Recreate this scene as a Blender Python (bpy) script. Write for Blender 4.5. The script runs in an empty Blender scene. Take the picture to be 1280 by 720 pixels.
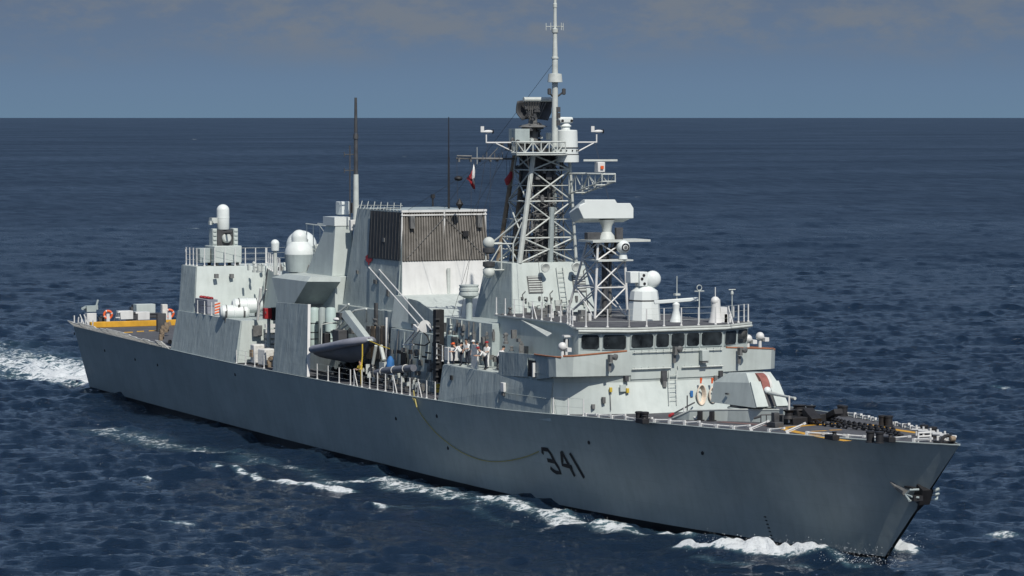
import bpy, bmesh, math, random
import numpy as np
from mathutils import Vector, Matrix
R = math.radians
random.seed(7)
S = bpy.context.scene
COL = S.collection

# ------------------------------------------------------------------ camera, sky, sun, exposure
CAM = Vector((280.45, -98.01, 25.15)); YAW = 2.691; FPX = 4000.0; PITCH = math.atan(213 / FPX)
SUN_EL, SUN_AZ = R(48), R(-6.5)           # azimuth measured from the bow (+x) towards port
SUN_STRENGTH, SKY_STRENGTH, EXPOSURE = 4.0, 0.085, 0.05
cd = bpy.data.cameras.new('camera'); cam = bpy.data.objects.new('camera', cd); COL.objects.link(cam)
cam.location = CAM; cam.rotation_euler = (math.pi / 2 - PITCH, 0, YAW - math.pi / 2)
cd.sensor_width = 36; cd.lens = 36 * FPX / 1280; cd.clip_start = 1; cd.clip_end = 600000
S.camera = cam
W = bpy.data.worlds.new('World'); S.world = W; W.use_nodes = True
wn, wl = W.node_tree.nodes, W.node_tree.links
bg = wn['Background']; bg.inputs[1].default_value = SKY_STRENGTH
sky = wn.new('ShaderNodeTexSky'); sky.sky_type = 'NISHITA'; sky.sun_disc = False
sdir = Vector((math.cos(SUN_EL) * math.cos(SUN_AZ), math.cos(SUN_EL) * math.sin(SUN_AZ), math.sin(SUN_EL)))
sky.sun_elevation = SUN_EL; sky.sun_rotation = math.atan2(sdir.x, sdir.y)
sky.air_density = 1.0; sky.dust_density = 0.6; sky.ozone_density = 1.5
tc = wn.new('ShaderNodeTexCoord'); sx = wn.new('ShaderNodeSeparateXYZ'); wl.new(tc.outputs['Generated'], sx.inputs[0])
def wramp(src, stops, interp='LINEAR'):
    r = wn.new('ShaderNodeValToRGB'); r.color_ramp.interpolation = interp
    e = r.color_ramp.elements
    while len(e) < len(stops): e.new(0.5)
    for k, (p, c) in enumerate(stops): e[k].position = p; e[k].color = (*c, 1) if len(c) == 3 else c
    wl.new(src, r.inputs[0]); return r
def wmath(op, a, b=None, clamp=False):
    m = wn.new('ShaderNodeMath'); m.operation = op; m.use_clamp = clamp
    for i, v in enumerate((a, b)):
        if v is None: continue
        if isinstance(v, (int, float)): m.inputs[i].default_value = v
        else: wl.new(v, m.inputs[i])
    return m.outputs[0]
# a bank of distant grey blue cloud sits on the horizon, clear sky above it
k = 1 / SKY_STRENGTH
mp = wn.new('ShaderNodeMapping'); mp.inputs['Scale'].default_value = (24, 24, 58); wl.new(tc.outputs['Generated'], mp.inputs[0])
def wnz(scale, det, rg=.58):
    q = wn.new('ShaderNodeTexNoise'); q.inputs['Scale'].default_value = scale; q.inputs['Detail'].default_value = det; q.inputs['Roughness'].default_value = rg; wl.new(mp.outputs[0], q.inputs[0]); return q.outputs[0]
n1, n2 = wnz(.8, 8), wnz(1.5, 9, .62)
elev = wmath('MULTIPLY', sx.outputs[2], 8.0, True)
elw = wmath('ADD', elev, wmath('MULTIPLY', wmath('SUBTRACT', n1, .5), .16))
band = wramp(elev, [(0.0, (.132 * k, .215 * k, .315 * k)), (0.08, (.128 * k, .203 * k, .308 * k)), (0.17, (.118 * k, .180 * k, .278 * k)),
                    (0.30, (.112 * k, .160 * k, .245 * k)), (0.7, (.13 * k, .19 * k, .30 * k)), (1.0, (.17 * k, .25 * k, .39 * k))])
cmask = wmath('MULTIPLY', wramp(elw, [(0.11, (0, 0, 0)), (0.24, (1, 1, 1))], 'EASE').outputs[0], wramp(n2, [(0.40, (.05, .05, .05)), (0.64, (1, 1, 1))], 'EASE').outputs[0])
cmask = wmath('MULTIPLY', cmask, wramp(elev, [(0.5, (1, 1, 1)), (0.9, (0, 0, 0))]).outputs[0])
cl = wn.new('ShaderNodeMixRGB'); cl.inputs[2].default_value = (.168 * k, .194 * k, .232 * k, 1)
wl.new(wmath('MULTIPLY', cmask, 0.85), cl.inputs[0]); wl.new(band.outputs[0], cl.inputs[1])
up = wn.new('ShaderNodeMixRGB'); wl.new(wramp(wmath('MULTIPLY', sx.outputs[2], 1.0, True), [(0.10, (0, 0, 0)), (0.38, (1, 1, 1))]).outputs[0], up.inputs[0])
wl.new(cl.outputs[0], up.inputs[1]); wl.new(sky.outputs[0], up.inputs[2]); wl.new(up.outputs[0], bg.inputs[0])
sl = bpy.data.lights.new('sun', 'SUN'); sl.energy = SUN_STRENGTH; sl.angle = R(0.5); sl.color = (1, .955, .88)
so = bpy.data.objects.new('sun', sl); COL.objects.link(so)
so.rotation_euler = sdir.to_track_quat('Z', 'Y').to_euler(); so.location = (60, 0, 120)
S.view_settings.view_transform = 'Standard'; S.view_settings.look = 'None'
S.view_settings.exposure = EXPOSURE; S.view_settings.gamma = 1; S.view_settings.use_curve_mapping = False

# ------------------------------------------------------------------ measuring: a pixel of the 1280 px photo and one known plane give a point
_F = Vector((math.cos(YAW) * math.cos(PITCH), math.sin(YAW) * math.cos(PITCH), -math.sin(PITCH)))
_R = Vector((math.sin(YAW), -math.cos(YAW), 0)); _U = _R.cross(_F)
def P(px, py, x=None, y=None, z=None):
    d = _F * FPX + _R * (px - 640) - _U * (py - 360)
    t = (x - CAM.x) / d.x if x is not None else (y - CAM.y) / d.y if y is not None else (z - CAM.z) / d.z
    return CAM + d * t

# ------------------------------------------------------------------ materials
def mat(name, col, rough=.5, metal=0, var=.12, vscale=1.2, bump=0, bscale=1.0, streak=0, rust=0, stretch=(1, 1, 1), coat=0, spec=.4, bump2=0, plates=None):
    m = bpy.data.materials.new(name); m.use_nodes = True
    n, l = m.node_tree.nodes, m.node_tree.links; b = n['Principled BSDF']
    b.inputs['Roughness'].default_value = rough; b.inputs['Metallic'].default_value = metal; b.inputs['Specular IOR Level'].default_value = spec
    t = n.new('ShaderNodeTexCoord')
    def noise(scale, detail=5, st=(1, 1, 1), rg=.55):
        mpp = n.new('ShaderNodeMapping'); mpp.inputs['Scale'].default_value = st; l.new(t.outputs['Object'], mpp.inputs[0])
        q = n.new('ShaderNodeTexNoise'); q.inputs['Scale'].default_value = scale; q.inputs['Detail'].default_value = detail; q.inputs['Roughness'].default_value = rg
        l.new(mpp.outputs[0], q.inputs[0]); return q.outputs[0]
    def ramp(src, a, c, lo, hi):
        r = n.new('ShaderNodeValToRGB'); r.color_ramp.elements[0].position = lo; r.color_ramp.elements[1].position = hi
        r.color_ramp.elements[0].color = (*a, 1); r.color_ramp.elements[1].color = (*c, 1); l.new(src, r.inputs[0]); return r.outputs[0]
    c0 = [v * (1 - var) for v in col]; c1 = [min(1, v * (1 + var)) for v in col]
    c = ramp(noise(vscale, 6, stretch), c0, c1, .3, .7)
    def mul(c, f, amt):
        x = n.new('ShaderNodeMixRGB'); x.blend_type = 'MULTIPLY'; x.inputs[0].default_value = amt; l.new(c, x.inputs[1]); l.new(f, x.inputs[2]); return x.outputs[0]
    if streak:
        c = mul(c, ramp(noise(1.0, 6, (2.2, 2.2, .16)), (.62, .63, .62), (1, 1, 1), .36, .56), streak)
        c = mul(c, ramp(noise(.35, 7, (1, 1, 1.6), .65), (.72, .73, .75), (1.0, 1.0, 1.0), .34, .6), streak)
    if plates:          # welded plating: faint tone differences and seams, along the ship and upwards
        mpp = n.new('ShaderNodeSeparateXYZ'); l.new(t.outputs['Object'], mpp.inputs[0]); cb = n.new('ShaderNodeCombineXYZ'); l.new(mpp.outputs[0], cb.inputs[0]); l.new(mpp.outputs[2], cb.inputs[1])
        br = n.new('ShaderNodeTexBrick'); l.new(cb.outputs[0], br.inputs[0]); br.inputs['Scale'].default_value = 1; br.inputs['Brick Width'].default_value = plates[0]; br.inputs['Row Height'].default_value = plates[1]; br.inputs['Mortar Size'].default_value = .012; br.inputs['Mortar Smooth'].default_value = .6
        lo = 1 - plates[2]; br.inputs['Color1'].default_value = (lo, lo, lo, 1); br.inputs['Color2'].default_value = (1, 1, 1, 1); br.inputs['Mortar'].default_value = (lo * .86, lo * .86, lo * .86, 1)
        c = mul(c, br.outputs[0], 1)
    if rust:
        x = n.new('ShaderNodeMixRGB'); x.inputs[2].default_value = (.16, .075, .035, 1)
        l.new(ramp(noise(1.7, 8, (1.5, 1.5, .3), .7), (0, 0, 0), (rust, rust, rust), .66, .78), x.inputs[0]); l.new(c, x.inputs[1]); c = x.outputs[0]
    l.new(c, b.inputs['Base Color'])
    last = None
    for amt, sc, st in ((bump, bscale, (1, 1, .8)), (bump2, 1.3, (1, 1, .22))):
        if not amt: continue
        bp = n.new('ShaderNodeBump'); bp.inputs['Strength'].default_value = 1; bp.inputs['Distance'].default_value = amt
        l.new(noise(sc, 3, st), bp.inputs['Height'])
        if last: l.new(last, bp.inputs['Normal'])
        last = bp.outputs[0]
    if last: l.new(last, b.inputs['Normal'])
    return m
M = {}
M['hull'] = mat('hull_paint', (.365, .412, .40), .38, var=.07, vscale=.35, bump=.03, bscale=.5, streak=.2, rust=.28, bump2=.012, plates=(5.6, 1.45, .05))
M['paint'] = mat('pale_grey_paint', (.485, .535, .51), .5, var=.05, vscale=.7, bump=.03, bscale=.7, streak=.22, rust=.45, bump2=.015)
M['side'] = mat('side_shade_paint', (.365, .42, .415), .5, var=.08, vscale=.7, bump=.05, bscale=.8, streak=.25, bump2=.085, plates=(2.4, 1.1, .05))  # darker copy of the grey paint, shade of the starboard sides in its colour
M['white'] = mat('white_paint', (.66, .66, .64), .45, var=.05, streak=.2)
M['radome'] = mat('radome_white', (.66, .70, .68), .4, var=.03)
M['lattice'] = mat('mast_paint', (.50, .53, .50), .5, var=.12, vscale=2)
M['deck'] = mat('nonskid_deck', (.095, .098, .108), .85, var=.2, vscale=1.1, streak=.3, spec=.2)
M['deckred'] = mat('brown_deck_strip', (.16, .10, .095), .85, var=.2)
M['black'] = mat('black_paint', (.018, .018, .02), .6, var=.3, vscale=3)
M['dark'] = mat('dark_metal', (.06, .062, .066), .55, var=.3, vscale=2)
M['sooty'] = mat('sooty_metal', (.135, .137, .135), .6, var=.3, vscale=2)
M['louver'] = mat('exhaust_louvre', (.205, .19, .17), .7, var=.25, vscale=1.2, streak=.7)
M['louverback'] = mat('exhaust_screen', (.10, .094, .085), .75, var=.25, vscale=1.2)
M['funnelside'] = mat('dark_side_screen', (.045, .05, .055), .65, var=.2, vscale=1, streak=.5)  # darker tone than the front exhaust screen
M['glass'] = mat('window_glass', (.022, .027, .030), .05, var=.7, vscale=1.6, spec=.6)
M['yellow'] = mat('yellow_paint', (.62, .33, .03), .6, var=.15, streak=.25)
M['yellowgear'] = mat('yellow_gear', (.55, .40, .05), .6, var=.2)
M['red'] = mat('red_paint', (.30, .02, .025), .5, var=.2)
M['orange'] = mat('orange_paint', (.72, .12, .03), .5, var=.2)
M['wood'] = mat('varnished_rail', (.30, .13, .07), .5, var=.2, vscale=3)
M['maroon'] = mat('maroon_shroud', (.24, .09, .075), .7, var=.2, vscale=3)
M['rubber'] = mat('grey_rubber', (.23, .24, .28), .55, var=.15)
M['rubberlow'] = mat('dark_boat_hull', (.13, .14, .165), .5, var=.15)
M['canvas'] = mat('pale_canvas', (.60, .60, .57), .8, var=.15, vscale=3, bump=.03, bscale=3)
M['brown'] = mat('brown_gear', (.22, .17, .12), .8, var=.3, vscale=3)
M['hose'] = mat('cream_hose', (.68, .58, .47), .7, var=.15)
M['blue'] = mat('blue_cloth', (.03, .14, .36), .7, var=.2)
M['green'] = mat('pale_green_cabinet', (.42, .52, .50), .5, var=.1)
M['skin'] = mat('skin', (.40, .24, .17), .6, var=.1)
M['navy'] = mat('navy_cloth', (.02, .025, .04), .85, var=.2)
M['shirt'] = mat('white_cloth', (.72, .72, .70), .85, var=.08, bump=.02, bscale=8)
M['rope'] = mat('yellow_rope', (.42, .36, .13), .8, var=.2, vscale=4)

# ------------------------------------------------------------------ mesh building
V = Vector
class MB:
    def __init__(s): s.v, s.f, s.m, s.k = [], [], [], 0
    def mat(s, k): s.k = k; return s
    def add(s, vs, fs):
        o = len(s.v); s.v += [tuple(p) for p in vs]
        for f in fs: s.f.append(tuple(o + i for i in f)); s.m.append(s.k)
        return s
    def box(s, c, d, rz=0, ry=0, rx=0):
        c = V(c); h = V(d) / 2; rot = Matrix.Rotation(rz, 3, 'Z') @ Matrix.Rotation(ry, 3, 'Y') @ Matrix.Rotation(rx, 3, 'X')
        vs = [c + rot @ V((h.x * a, h.y * b, h.z * e)) for e in (-1, 1) for a, b in ((-1, -1), (1, -1), (1, 1), (-1, 1))]
        return s.add(vs, [(3, 2, 1, 0), (4, 5, 6, 7), (0, 1, 5, 4), (1, 2, 6, 5), (2, 3, 7, 6), (3, 0, 4, 7)])
    def loft(s, rings, caps=True, closed=True):
        n = len(rings[0]); vs = [p for r in rings for p in r]; fs = []
        for i in range(len(rings) - 1):
            for j in range(n if closed else n - 1):
                a, b = i * n + j, i * n + (j + 1) % n
                fs.append((a, b, b + n, a + n))
        if caps: fs.append(tuple(range(n - 1, -1, -1))); fs.append(tuple((len(rings) - 1) * n + j for j in range(n)))
        return s.add(vs, fs)
    def frustum(s, bot, zb, top, zt):       # two plan outlines (counter clockwise from above) at two heights
        return s.loft([[(x, y, zb) for x, y in bot], [(x, y, zt) for x, y in top]])
    def prism(s, pts, off):
        pts = [V(p) for p in pts]; off = V(off)
        nrm = V((0, 0, 0))
        for i in range(len(pts)): nrm += (pts[i] - pts[0]).cross(pts[(i + 1) % len(pts)] - pts[0])
        if nrm.dot(off) < 0: pts.reverse()
        return s.loft([pts, [p + off for p in pts]])
    def tube(s, a, b, r, r2=None, n=8):
        a, b = V(a), V(b); d = (b - a)
        if d.length < 1e-6: return s
        d.normalize(); u = d.orthogonal().normalized(); w = d.cross(u); r2 = r if r2 is None else r2
        ring = lambda p, q: [p + (u * math.cos(2 * math.pi * i / n) + w * math.sin(2 * math.pi * i / n)) * q for i in range(n)]
        return s.loft([ring(a, r), ring(b, r2)])
    def path(s, pts, r, n=6, closed=False):
        pts = [V(p) for p in pts]; rings = []
        N = len(pts); u = None
        for i, p in enumerate(pts):
            if closed: d = pts[(i + 1) % N] - pts[i - 1]
            else: d = pts[min(i + 1, N - 1)] - pts[max(i - 1, 0)]
            d.normalize()
            if u is None: u = d.orthogonal().normalized()
            else: u = (u - d * u.dot(d)).normalized()
            w = d.cross(u); q = r[i] if isinstance(r, (list, tuple)) else r
            rings.append([p + (u * math.cos(2 * math.pi * j / n) + w * math.sin(2 * math.pi * j / n)) * q for j in range(n)])
        if closed: rings.append(rings[0]); return s.loft(rings, False)
        return s.loft(rings)
    def lathe(s, c, prof, n=24, axis=(0, 0, 1)):
        q = V(axis).normalized().to_track_quat('Z', 'Y'); c = V(c); rings = []
        for r, z in prof:
            rings.append([c + q @ V((max(r, 1e-4) * math.cos(2 * math.pi * i / n), max(r, 1e-4) * math.sin(2 * math.pi * i / n), z)) for i in range(n)])
        return s.loft(rings)
    def ball(s, c, r, n=14, sc=(1, 1, 1)):
        c = V(c); rings = []
        m = max(6, n // 2)
        for i in range(m + 1):
            t = -math.pi / 2 + math.pi * i / m; q = max(math.cos(t), 1e-3)
            rings.append([c + V((r * q * math.cos(2 * math.pi * j / n) * sc[0], r * q * math.sin(2 * math.pi * j / n) * sc[1], r * math.sin(t) * sc[2])) for j in range(n)])
        return s.loft(rings)
    def quad(s, pts): return s.add(pts, [tuple(range(len(pts)))])
    def build(s, name, mats, parent=None, sharp=35, bevel=0):
        me = bpy.data.meshes.new(name); me.from_pydata(s.v, [], s.f); me.update()
        if not isinstance(mats, (list, tuple)): mats = [mats]
        for m_ in mats: me.materials.append(M[m_] if isinstance(m_, str) else m_)
        me.polygons.foreach_set('material_index', s.m)
        me.polygons.foreach_set('use_smooth', [True] * len(s.f))
        me.set_sharp_from_angle(angle=R(sharp)); me.update()
        o = bpy.data.objects.new(name, me); COL.objects.link(o)
        if parent: o.parent = parent
        if bevel:
            bv = o.modifiers.new('bevel', 'BEVEL'); bv.width = bevel; bv.segments = 2; bv.limit_method = 'ANGLE'; bv.angle_limit = R(40)
        return o
def tag(o, label, cat, group=None, kind=None):
    if label: o['label'] = label
    if cat: o['category'] = cat
    if group: o['group'] = group
    if kind: o['kind'] = kind
    return o
def empty(name, loc, label, cat, group=None, rz=0):
    o = bpy.data.objects.new(name, None); COL.objects.link(o); o.location = loc; o.rotation_euler = (0, 0, rz); o.empty_display_size = .3
    return tag(o, label, cat, group)
def copy_tree(o, parent=None):
    c = o.copy(); COL.objects.link(c)
    if parent: c.parent = parent
    for ch in [q for q in COL.objects if q.parent == o]: copy_tree(ch, c)
    return c
def rect(x0, x1, y0, y1): return [(x0, y0), (x1, y0), (x1, y1), (x0, y1)]

# small fittings: each piece an object of its own, sharing a few base meshes
_fit = {}
def fit_mesh(kind, m):
    if (kind, m) in _fit: return _fit[(kind, m)]
    mb = MB()
    if kind == 0: mb.box((0, 0, 0), (1, 1, 1))
    elif kind == 1: mb.box((0, 0, -.1), (.8, 1, .8)).box((.05, 0, .4), (.9, .5, .2)).box((.42, 0, -.1), (.12, .6, .5))
    elif kind == 2: mb.lathe((0, 0, -.5), [(.5, 0), (.5, .2), (.32, .25), (.32, .7), (.48, .75), (.48, .9), (.2, 1)], 10)
    else: mb.box((0, 0, -.25), (.9, .9, .5)).lathe((0, 0, 0), [(.35, -.02), (.35, .3), (.15, .5)], 10)
    o = mb.build('fit', m); me = o.data; bpy.data.objects.remove(o); _fit[(kind, m)] = me; return me
def clutter(name, m, n, fn, parent=None):
    for i in range(n):
        c, d = fn(i); o = bpy.data.objects.new(name, fit_mesh(random.choice((0, 1, 1, 2, 3)), m)); COL.objects.link(o); o.parent = parent or ship
        o.location = c; o.scale = d; o.rotation_euler = (0, 0, random.choice((0, 0, .3, -.4, 1.57)))
U_ = random.uniform
# ------------------------------------------------------------------ hull form
def smooth_interp(x, xs, ys):
    # monotone cubic (Catmull-Rom with finite differences)
    x = min(max(x, xs[0]), xs[-1])
    i = 0
    while i < len(xs) - 2 and x > xs[i + 1]: i += 1
    def sl(j):
        if j <= 0: return (ys[1] - ys[0]) / (xs[1] - xs[0])
        if j >= len(xs) - 1: return (ys[-1] - ys[-2]) / (xs[-1] - xs[-2])
        return (ys[j + 1] - ys[j - 1]) / (xs[j + 1] - xs[j - 1])
    h = xs[i + 1] - xs[i]; t = (x - xs[i]) / h; a, b = sl(i) * h, sl(i + 1) * h
    return (2 * t**3 - 3 * t**2 + 1) * ys[i] + (t**3 - 2 * t**2 + t) * a + (-2 * t**3 + 3 * t**2) * ys[i + 1] + (t**3 - t**2) * b
BX = [-0.9, 15, 30, 45, 60, 80, 95, 105, 115, 122, 127, 131, 133.2]; BY = [6.6, 7.25, 7.7, 8.0, 8.2, 8.2, 8.0, 7.35, 5.9, 4.35, 2.9, 1.45, .45]
ZX = [-0.9, 15, 30, 45, 60, 72, 83, 92, 99, 106, 113, 121, 134.1]; ZY = [6.02, 5.92, 5.82, 5.75, 5.8, 5.85, 5.95, 6.12, 6.36, 6.62, 6.8, 6.98, 7.25]
WX = [-0.9, 20, 41, 58, 75, 90, 100, 110, 119, 124, 126.6]; WY = [5.0, 5.85, 6.45, 6.85, 6.9, 6.6, 5.9, 4.4, 2.4, 1.0, .12]
B = lambda x: smooth_interp(x, BX, BY) if x < 133.2 else .45
ZD = lambda x: smooth_interp(x, ZX, ZY)
BW = lambda x: smooth_interp(x, WX, WY)
XS, ZS_ = 126.6, 7.25         # stem foot at the waterline, stem head at x = 134.1
def hull_surface(px, py):      # first hit of a photo pixel on the starboard shell
    x, z = 100.0, 3.0; y = -7
    for _ in range(80):
        p = P(px, py, y=y); x, z = p.x, p.z
        lo, hi = 0.0, 1.0
        for _ in range(40):
            u = (lo + hi) / 2; s = min(1.0, max(0, z / ZD(x)))
            if hull_point(u, s)[0] < x: lo = u
            else: hi = u
        y = .5 * y - .5 * hull_point(u, min(1, max(0, z / ZD(x))))[1]
    return V((x, y, z))

ship = empty('warship', (0, 0, 0), 'grey navy frigate with hull number 341 on its bow, steaming across open dark blue sea', 'warship')
us = [i / 110 for i in range(100)] + [.91 + i * .09 / 26 for i in range(27)]
us = sorted(set(round(u, 5) for u in us))
# hull form: u along the length 0..1, s up the side (0 waterline .. 1 deck)
def hp(u, s):
    xw = -0.9 + (XS + .9) * u; xd = -0.9 + 135.0 * u
    w = min(1, max(0, (u - .4) / .6)); w = w * w * (3 - 2 * w)
    xw2 = xd + (xw - xd) * w
    x = xw2 + (xd - xw2) * s
    bw = BW(min(xw2, XS)); bd = B(xd) if xd < 133.2 else .45 * max(0, (134.1 - xd) / .9) ** .5
    flare = 1.0 + 0.8 * min(1, max(0, (u - .68) / .22))
    y = bw + (bd - bw) * (s ** flare if s > 0 else .5 * s)
    return V((x, y, ZD(xd) * s))
hull_point = lambda u, s: tuple(hp(u, s))
SL = [-.25, -.1, 0, .04, .08, .15, .25, .35, .45, .55, .65, .75, .85, .93, 1.0]
mb = MB()
rows = []
for u in us: rows.append([hp(u, s) for s in SL])
n = len(SL)
for sgn in (-1, 1):
    vs = [(p.x, sgn * p.y, p.z) for r in rows for p in r]; fs = []
    for i in range(len(us) - 1):
        for j in range(n - 1):
            a = i * n + j; q = (a, a + n, a + n + 1, a + 1)
            fs.append(q if sgn < 0 else q[::-1])
    mb.add(vs, fs)
r0 = rows[0]
mb.add([(p.x, -p.y, p.z) for p in r0] + [(p.x, p.y, p.z) for p in r0], [(j, j + 1, n + j + 1, n + j) for j in range(n - 1)])
hull_mat = M['hull']
nn, ll = hull_mat.node_tree.nodes, hull_mat.node_tree.links
# paler scuffed patches
for sc_, lo_, amt_ in ((.22, .60, .22), (.9, .66, .16)):
    tq = nn.new('ShaderNodeTexCoord'); mq = nn.new('ShaderNodeMapping'); mq.inputs['Scale'].default_value = (1, 1, 1.8); ll.new(tq.outputs['Object'], mq.inputs[0]); nq = nn.new('ShaderNodeTexNoise'); nq.inputs['Scale'].default_value = sc_; nq.inputs['Detail'].default_value = 8; nq.inputs['Roughness'].default_value = .68; ll.new(mq.outputs[0], nq.inputs[0])
    rq = nn.new('ShaderNodeMapRange'); rq.inputs[1].default_value = lo_ - .06; rq.inputs[2].default_value = lo_ + .08; rq.inputs[4].default_value = amt_; ll.new(nq.outputs[0], rq.inputs[0]); xq = nn.new('ShaderNodeMixRGB'); xq.inputs[2].default_value = (.52, .54, .52, 1)
    pb = nn['Principled BSDF'].inputs['Base Color']; sq = pb.links[0].from_socket; ll.new(rq.outputs[0], xq.inputs[0]); ll.new(sq, xq.inputs[1]); ll.new(xq.outputs[0], pb)
# black boot topping: a painted band that stays with the hull, thinning towards the bow
b_ = nn['Principled BSDF']; src = b_.inputs['Base Color'].links[0].from_socket
t_ = nn.new('ShaderNodeTexCoord'); s_ = nn.new('ShaderNodeSeparateXYZ'); ll.new(t_.outputs['Object'], s_.inputs[0])
mr = nn.new('ShaderNodeMapRange'); mr.inputs[1].default_value = 70; mr.inputs[2].default_value = 122; mr.inputs[3].default_value = .42; mr.inputs[4].default_value = .22
ll.new(s_.outputs[0], mr.inputs[0])
lt = nn.new('ShaderNodeMath'); lt.operation = 'LESS_THAN'; ll.new(s_.outputs[2], lt.inputs[0]); ll.new(mr.outputs[0], lt.inputs[1])
mx = nn.new('ShaderNodeMixRGB'); mx.inputs[2].default_value = (.012, .013, .015, 1); ll.new(lt.outputs[0], mx.inputs[0]); ll.new(src, mx.inputs[1]); ll.new(mx.outputs[0], b_.inputs['Base Color'])
hull = mb.build('hull', 'hull', ship, sharp=50)
# decks
def deck_strip(x0, x1, dz=-.02, inset=.02, step=1.0):
    m_ = MB(); L, Rr = [], []
    x = x0
    while x <= x1 + 1e-6:
        u = (x + .9) / 135.0; b = max(0.02, hp(u, 1.0).y - inset); L.append((x, -b, ZD(x) + dz)); Rr.append((x, b, ZD(x) + dz)); x += step
    return m_.loft([L, Rr][::1], caps=False, closed=False) if False else m_.add(L + Rr, [(i, i + 1, len(L) + i + 1, len(L) + i) for i in range(len(L) - 1)])
deck_strip(-.9, 30, step=1.03).build('flight_deck', 'deck', ship)
deck_strip(30, 134.0, step=.5).build('weather_deck', 'deck', ship)
# gunwale bead along both deck edges
for sgn in (-1, 1):
    MB().path([(hp(u, 1).x, sgn * hp(u, 1).y, hp(u, 1).z + .0) for u in us], .045, 6).build('deck_edge', 'hull', ship)

def deck_at(px, py, up=0.0):     # pixel -> point on the main deck
    z = 6.5
    for _ in range(12):
        p = P(px, py, z=z + up); z = ZD(p.x)
    return P(px, py, z=z + up)

# ------------------------------------------------------------------ number on the bow
def strip(mb, pts, w, lift=.025):
    pts = [hull_surface(*p) for p in pts]
    pts = [V((p.x, p.y - lift, p.z)) for p in pts]
    dense = []
    for a, b in zip(pts, pts[1:]):
        k_ = max(1, int((b - a).length / .3)); dense += [a.lerp(b, i / k_) for i in range(k_)]
    dense.append(pts[-1])
    for p in dense: pass
    L, Q = [], []
    for i, p in enumerate(dense):
        d = (dense[min(i + 1, len(dense) - 1)] - dense[max(i - 1, 0)]); d2 = V((d.x, 0, d.z)).normalized()
        nrm = V((-d2.z, 0, d2.x)) * w / 2
        def on(q):
            s = min(1, max(0, q.z / ZD(q.x))); lo, hi = 0.0, 1.0
            for _ in range(40):
                u = (lo + hi) / 2
                if hp(u, s).x < q.x: lo = u
                else: hi = u
            return (q.x, -hp(u, s).y - lift, q.z)
        L.append(on(p + nrm)); Q.append(on(p - nrm))
    n_ = len(L); fs = [(i, i + 1, n_ + i + 1, n_ + i) for i in range(n_ - 1)]
    mb.add(L + Q, fs)
    return mb
dw = .27
m3 = MB(); strip(m3, [(678.6, 567.5), (678.2, 561.2), (685, 562.2), (688.5, 567), (693.5, 577), (698, 584), (701, 591), (695.5, 590.5), (691, 587.5), (688.3, 584.5)], dw)
strip(m3, [(684.5, 575.2), (693.5, 577.2)], dw, .028); m3.build('hull_digit', 'black', hull)
m4 = MB(); strip(m4, [(702, 565), (703.3, 581), (715.5, 584)], dw); strip(m4, [(702, 564), (719, 595.5)], dw, .028); m4.build('hull_digit', 'black', hull)
m1 = MB(); strip(m1, [(712.5, 566.5), (730.5, 597.5)], dw); m1.build('hull_digit', 'black', hull)
for i in range(8):
    c = hull_surface(956 + i * 1.5, 646 + i * 4.6); MB().box((c.x, c.y + .01, c.z), (.22, .05, .07)).build('draught_mark', 'black', hull)
# hull openings (small dark scuttles / discharge holes)
for q in [(93, 417), (131, 438), (169, 449), (197, 456), (294, 468), (546, 520), (878, 566), (495, 523), (736, 553), (560, 560)]:
    c = hull_surface(*q); MB().lathe((c.x, c.y + .02, c.z), [(.0, -.0), (.13, 0), (.13, .05), (0, .05)], 10, (0, -1, 0)).build('hull_port', 'black', hull)

# ------------------------------------------------------------------ superstructure blocks
def block(name, bot, zb, top, zt, m='paint', bevel=.03): return MB().frustum(bot, zb, top, zt).build(name, m, ship, bevel=bevel)
def bz(x0, x1, y0, y1): return [(x0, y0), (x1, y0), (x1, y1), (x0, y1)]
# hangar: lower block flush with the ship's side, upper block
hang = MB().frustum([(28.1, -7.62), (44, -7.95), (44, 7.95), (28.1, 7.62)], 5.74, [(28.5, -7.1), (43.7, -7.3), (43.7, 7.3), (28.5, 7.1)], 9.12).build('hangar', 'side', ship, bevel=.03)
# paler sheet over the lower block's front, its sunlit tone put into the colour
MB().prism([(44.02, -7.72, 5.8), (44.02, -2.5, 5.8), (43.73, -2.5, 9.08), (43.73, -7.22, 9.08)], (.05, 0, 0)).build('hangar_front_lit_sheet', 'paint', ship)
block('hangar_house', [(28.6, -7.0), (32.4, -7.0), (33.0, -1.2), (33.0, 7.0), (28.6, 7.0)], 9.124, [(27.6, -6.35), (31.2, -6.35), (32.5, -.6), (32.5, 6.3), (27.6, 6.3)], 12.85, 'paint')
# starboard sheet on the upper house, side shade put into its darker colour
MB().prism([(28.62, -7.02, 9.13), (32.3, -7.02, 9.13), (31.1, -6.38, 12.84), (27.65, -6.38, 12.84)], (0, -.03, .0)).build('hangar_side_shade_sheet', 'side', ship)
block('hangar_house', [(33.0, -1.2), (46, -4.6), (46, 6.5), (33.0, 6.5)], 9.128, [(32.6, -.6), (46, -4.4), (46, 6.2), (32.6, 6.2)], 12.6, 'paint')
# block under the domes, with an overhang shaped so its front stays unlit
block('dome_house', [(44.0, -4.6), (56.4, -4.6), (56.4, 5), (44.0, 5)], 5.7, [(45.5, -4.5), (56.4, -4.5), (56.4, 4.6), (45.5, 4.6)], 13.1)
mb = MB()
mb.loft([[(50.2, -6.7, 10.9), (53.4, -6.7, 10.9), (54.2, -4.45, 10.9), (50.2, -4.45, 10.9)], [(48.6, -6.6, 12.75), (55.9, -6.6, 12.75), (57.3, -4.45, 12.75), (48.6, -4.45, 12.75)], [(50.5, -6.2, 13.12), (55.9, -6.3, 13.12), (57.3, -4.45, 13.12), (50.5, -4.45, 13.12)]])
mb.build('unlit_overhang', 'paint', ship)
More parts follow.
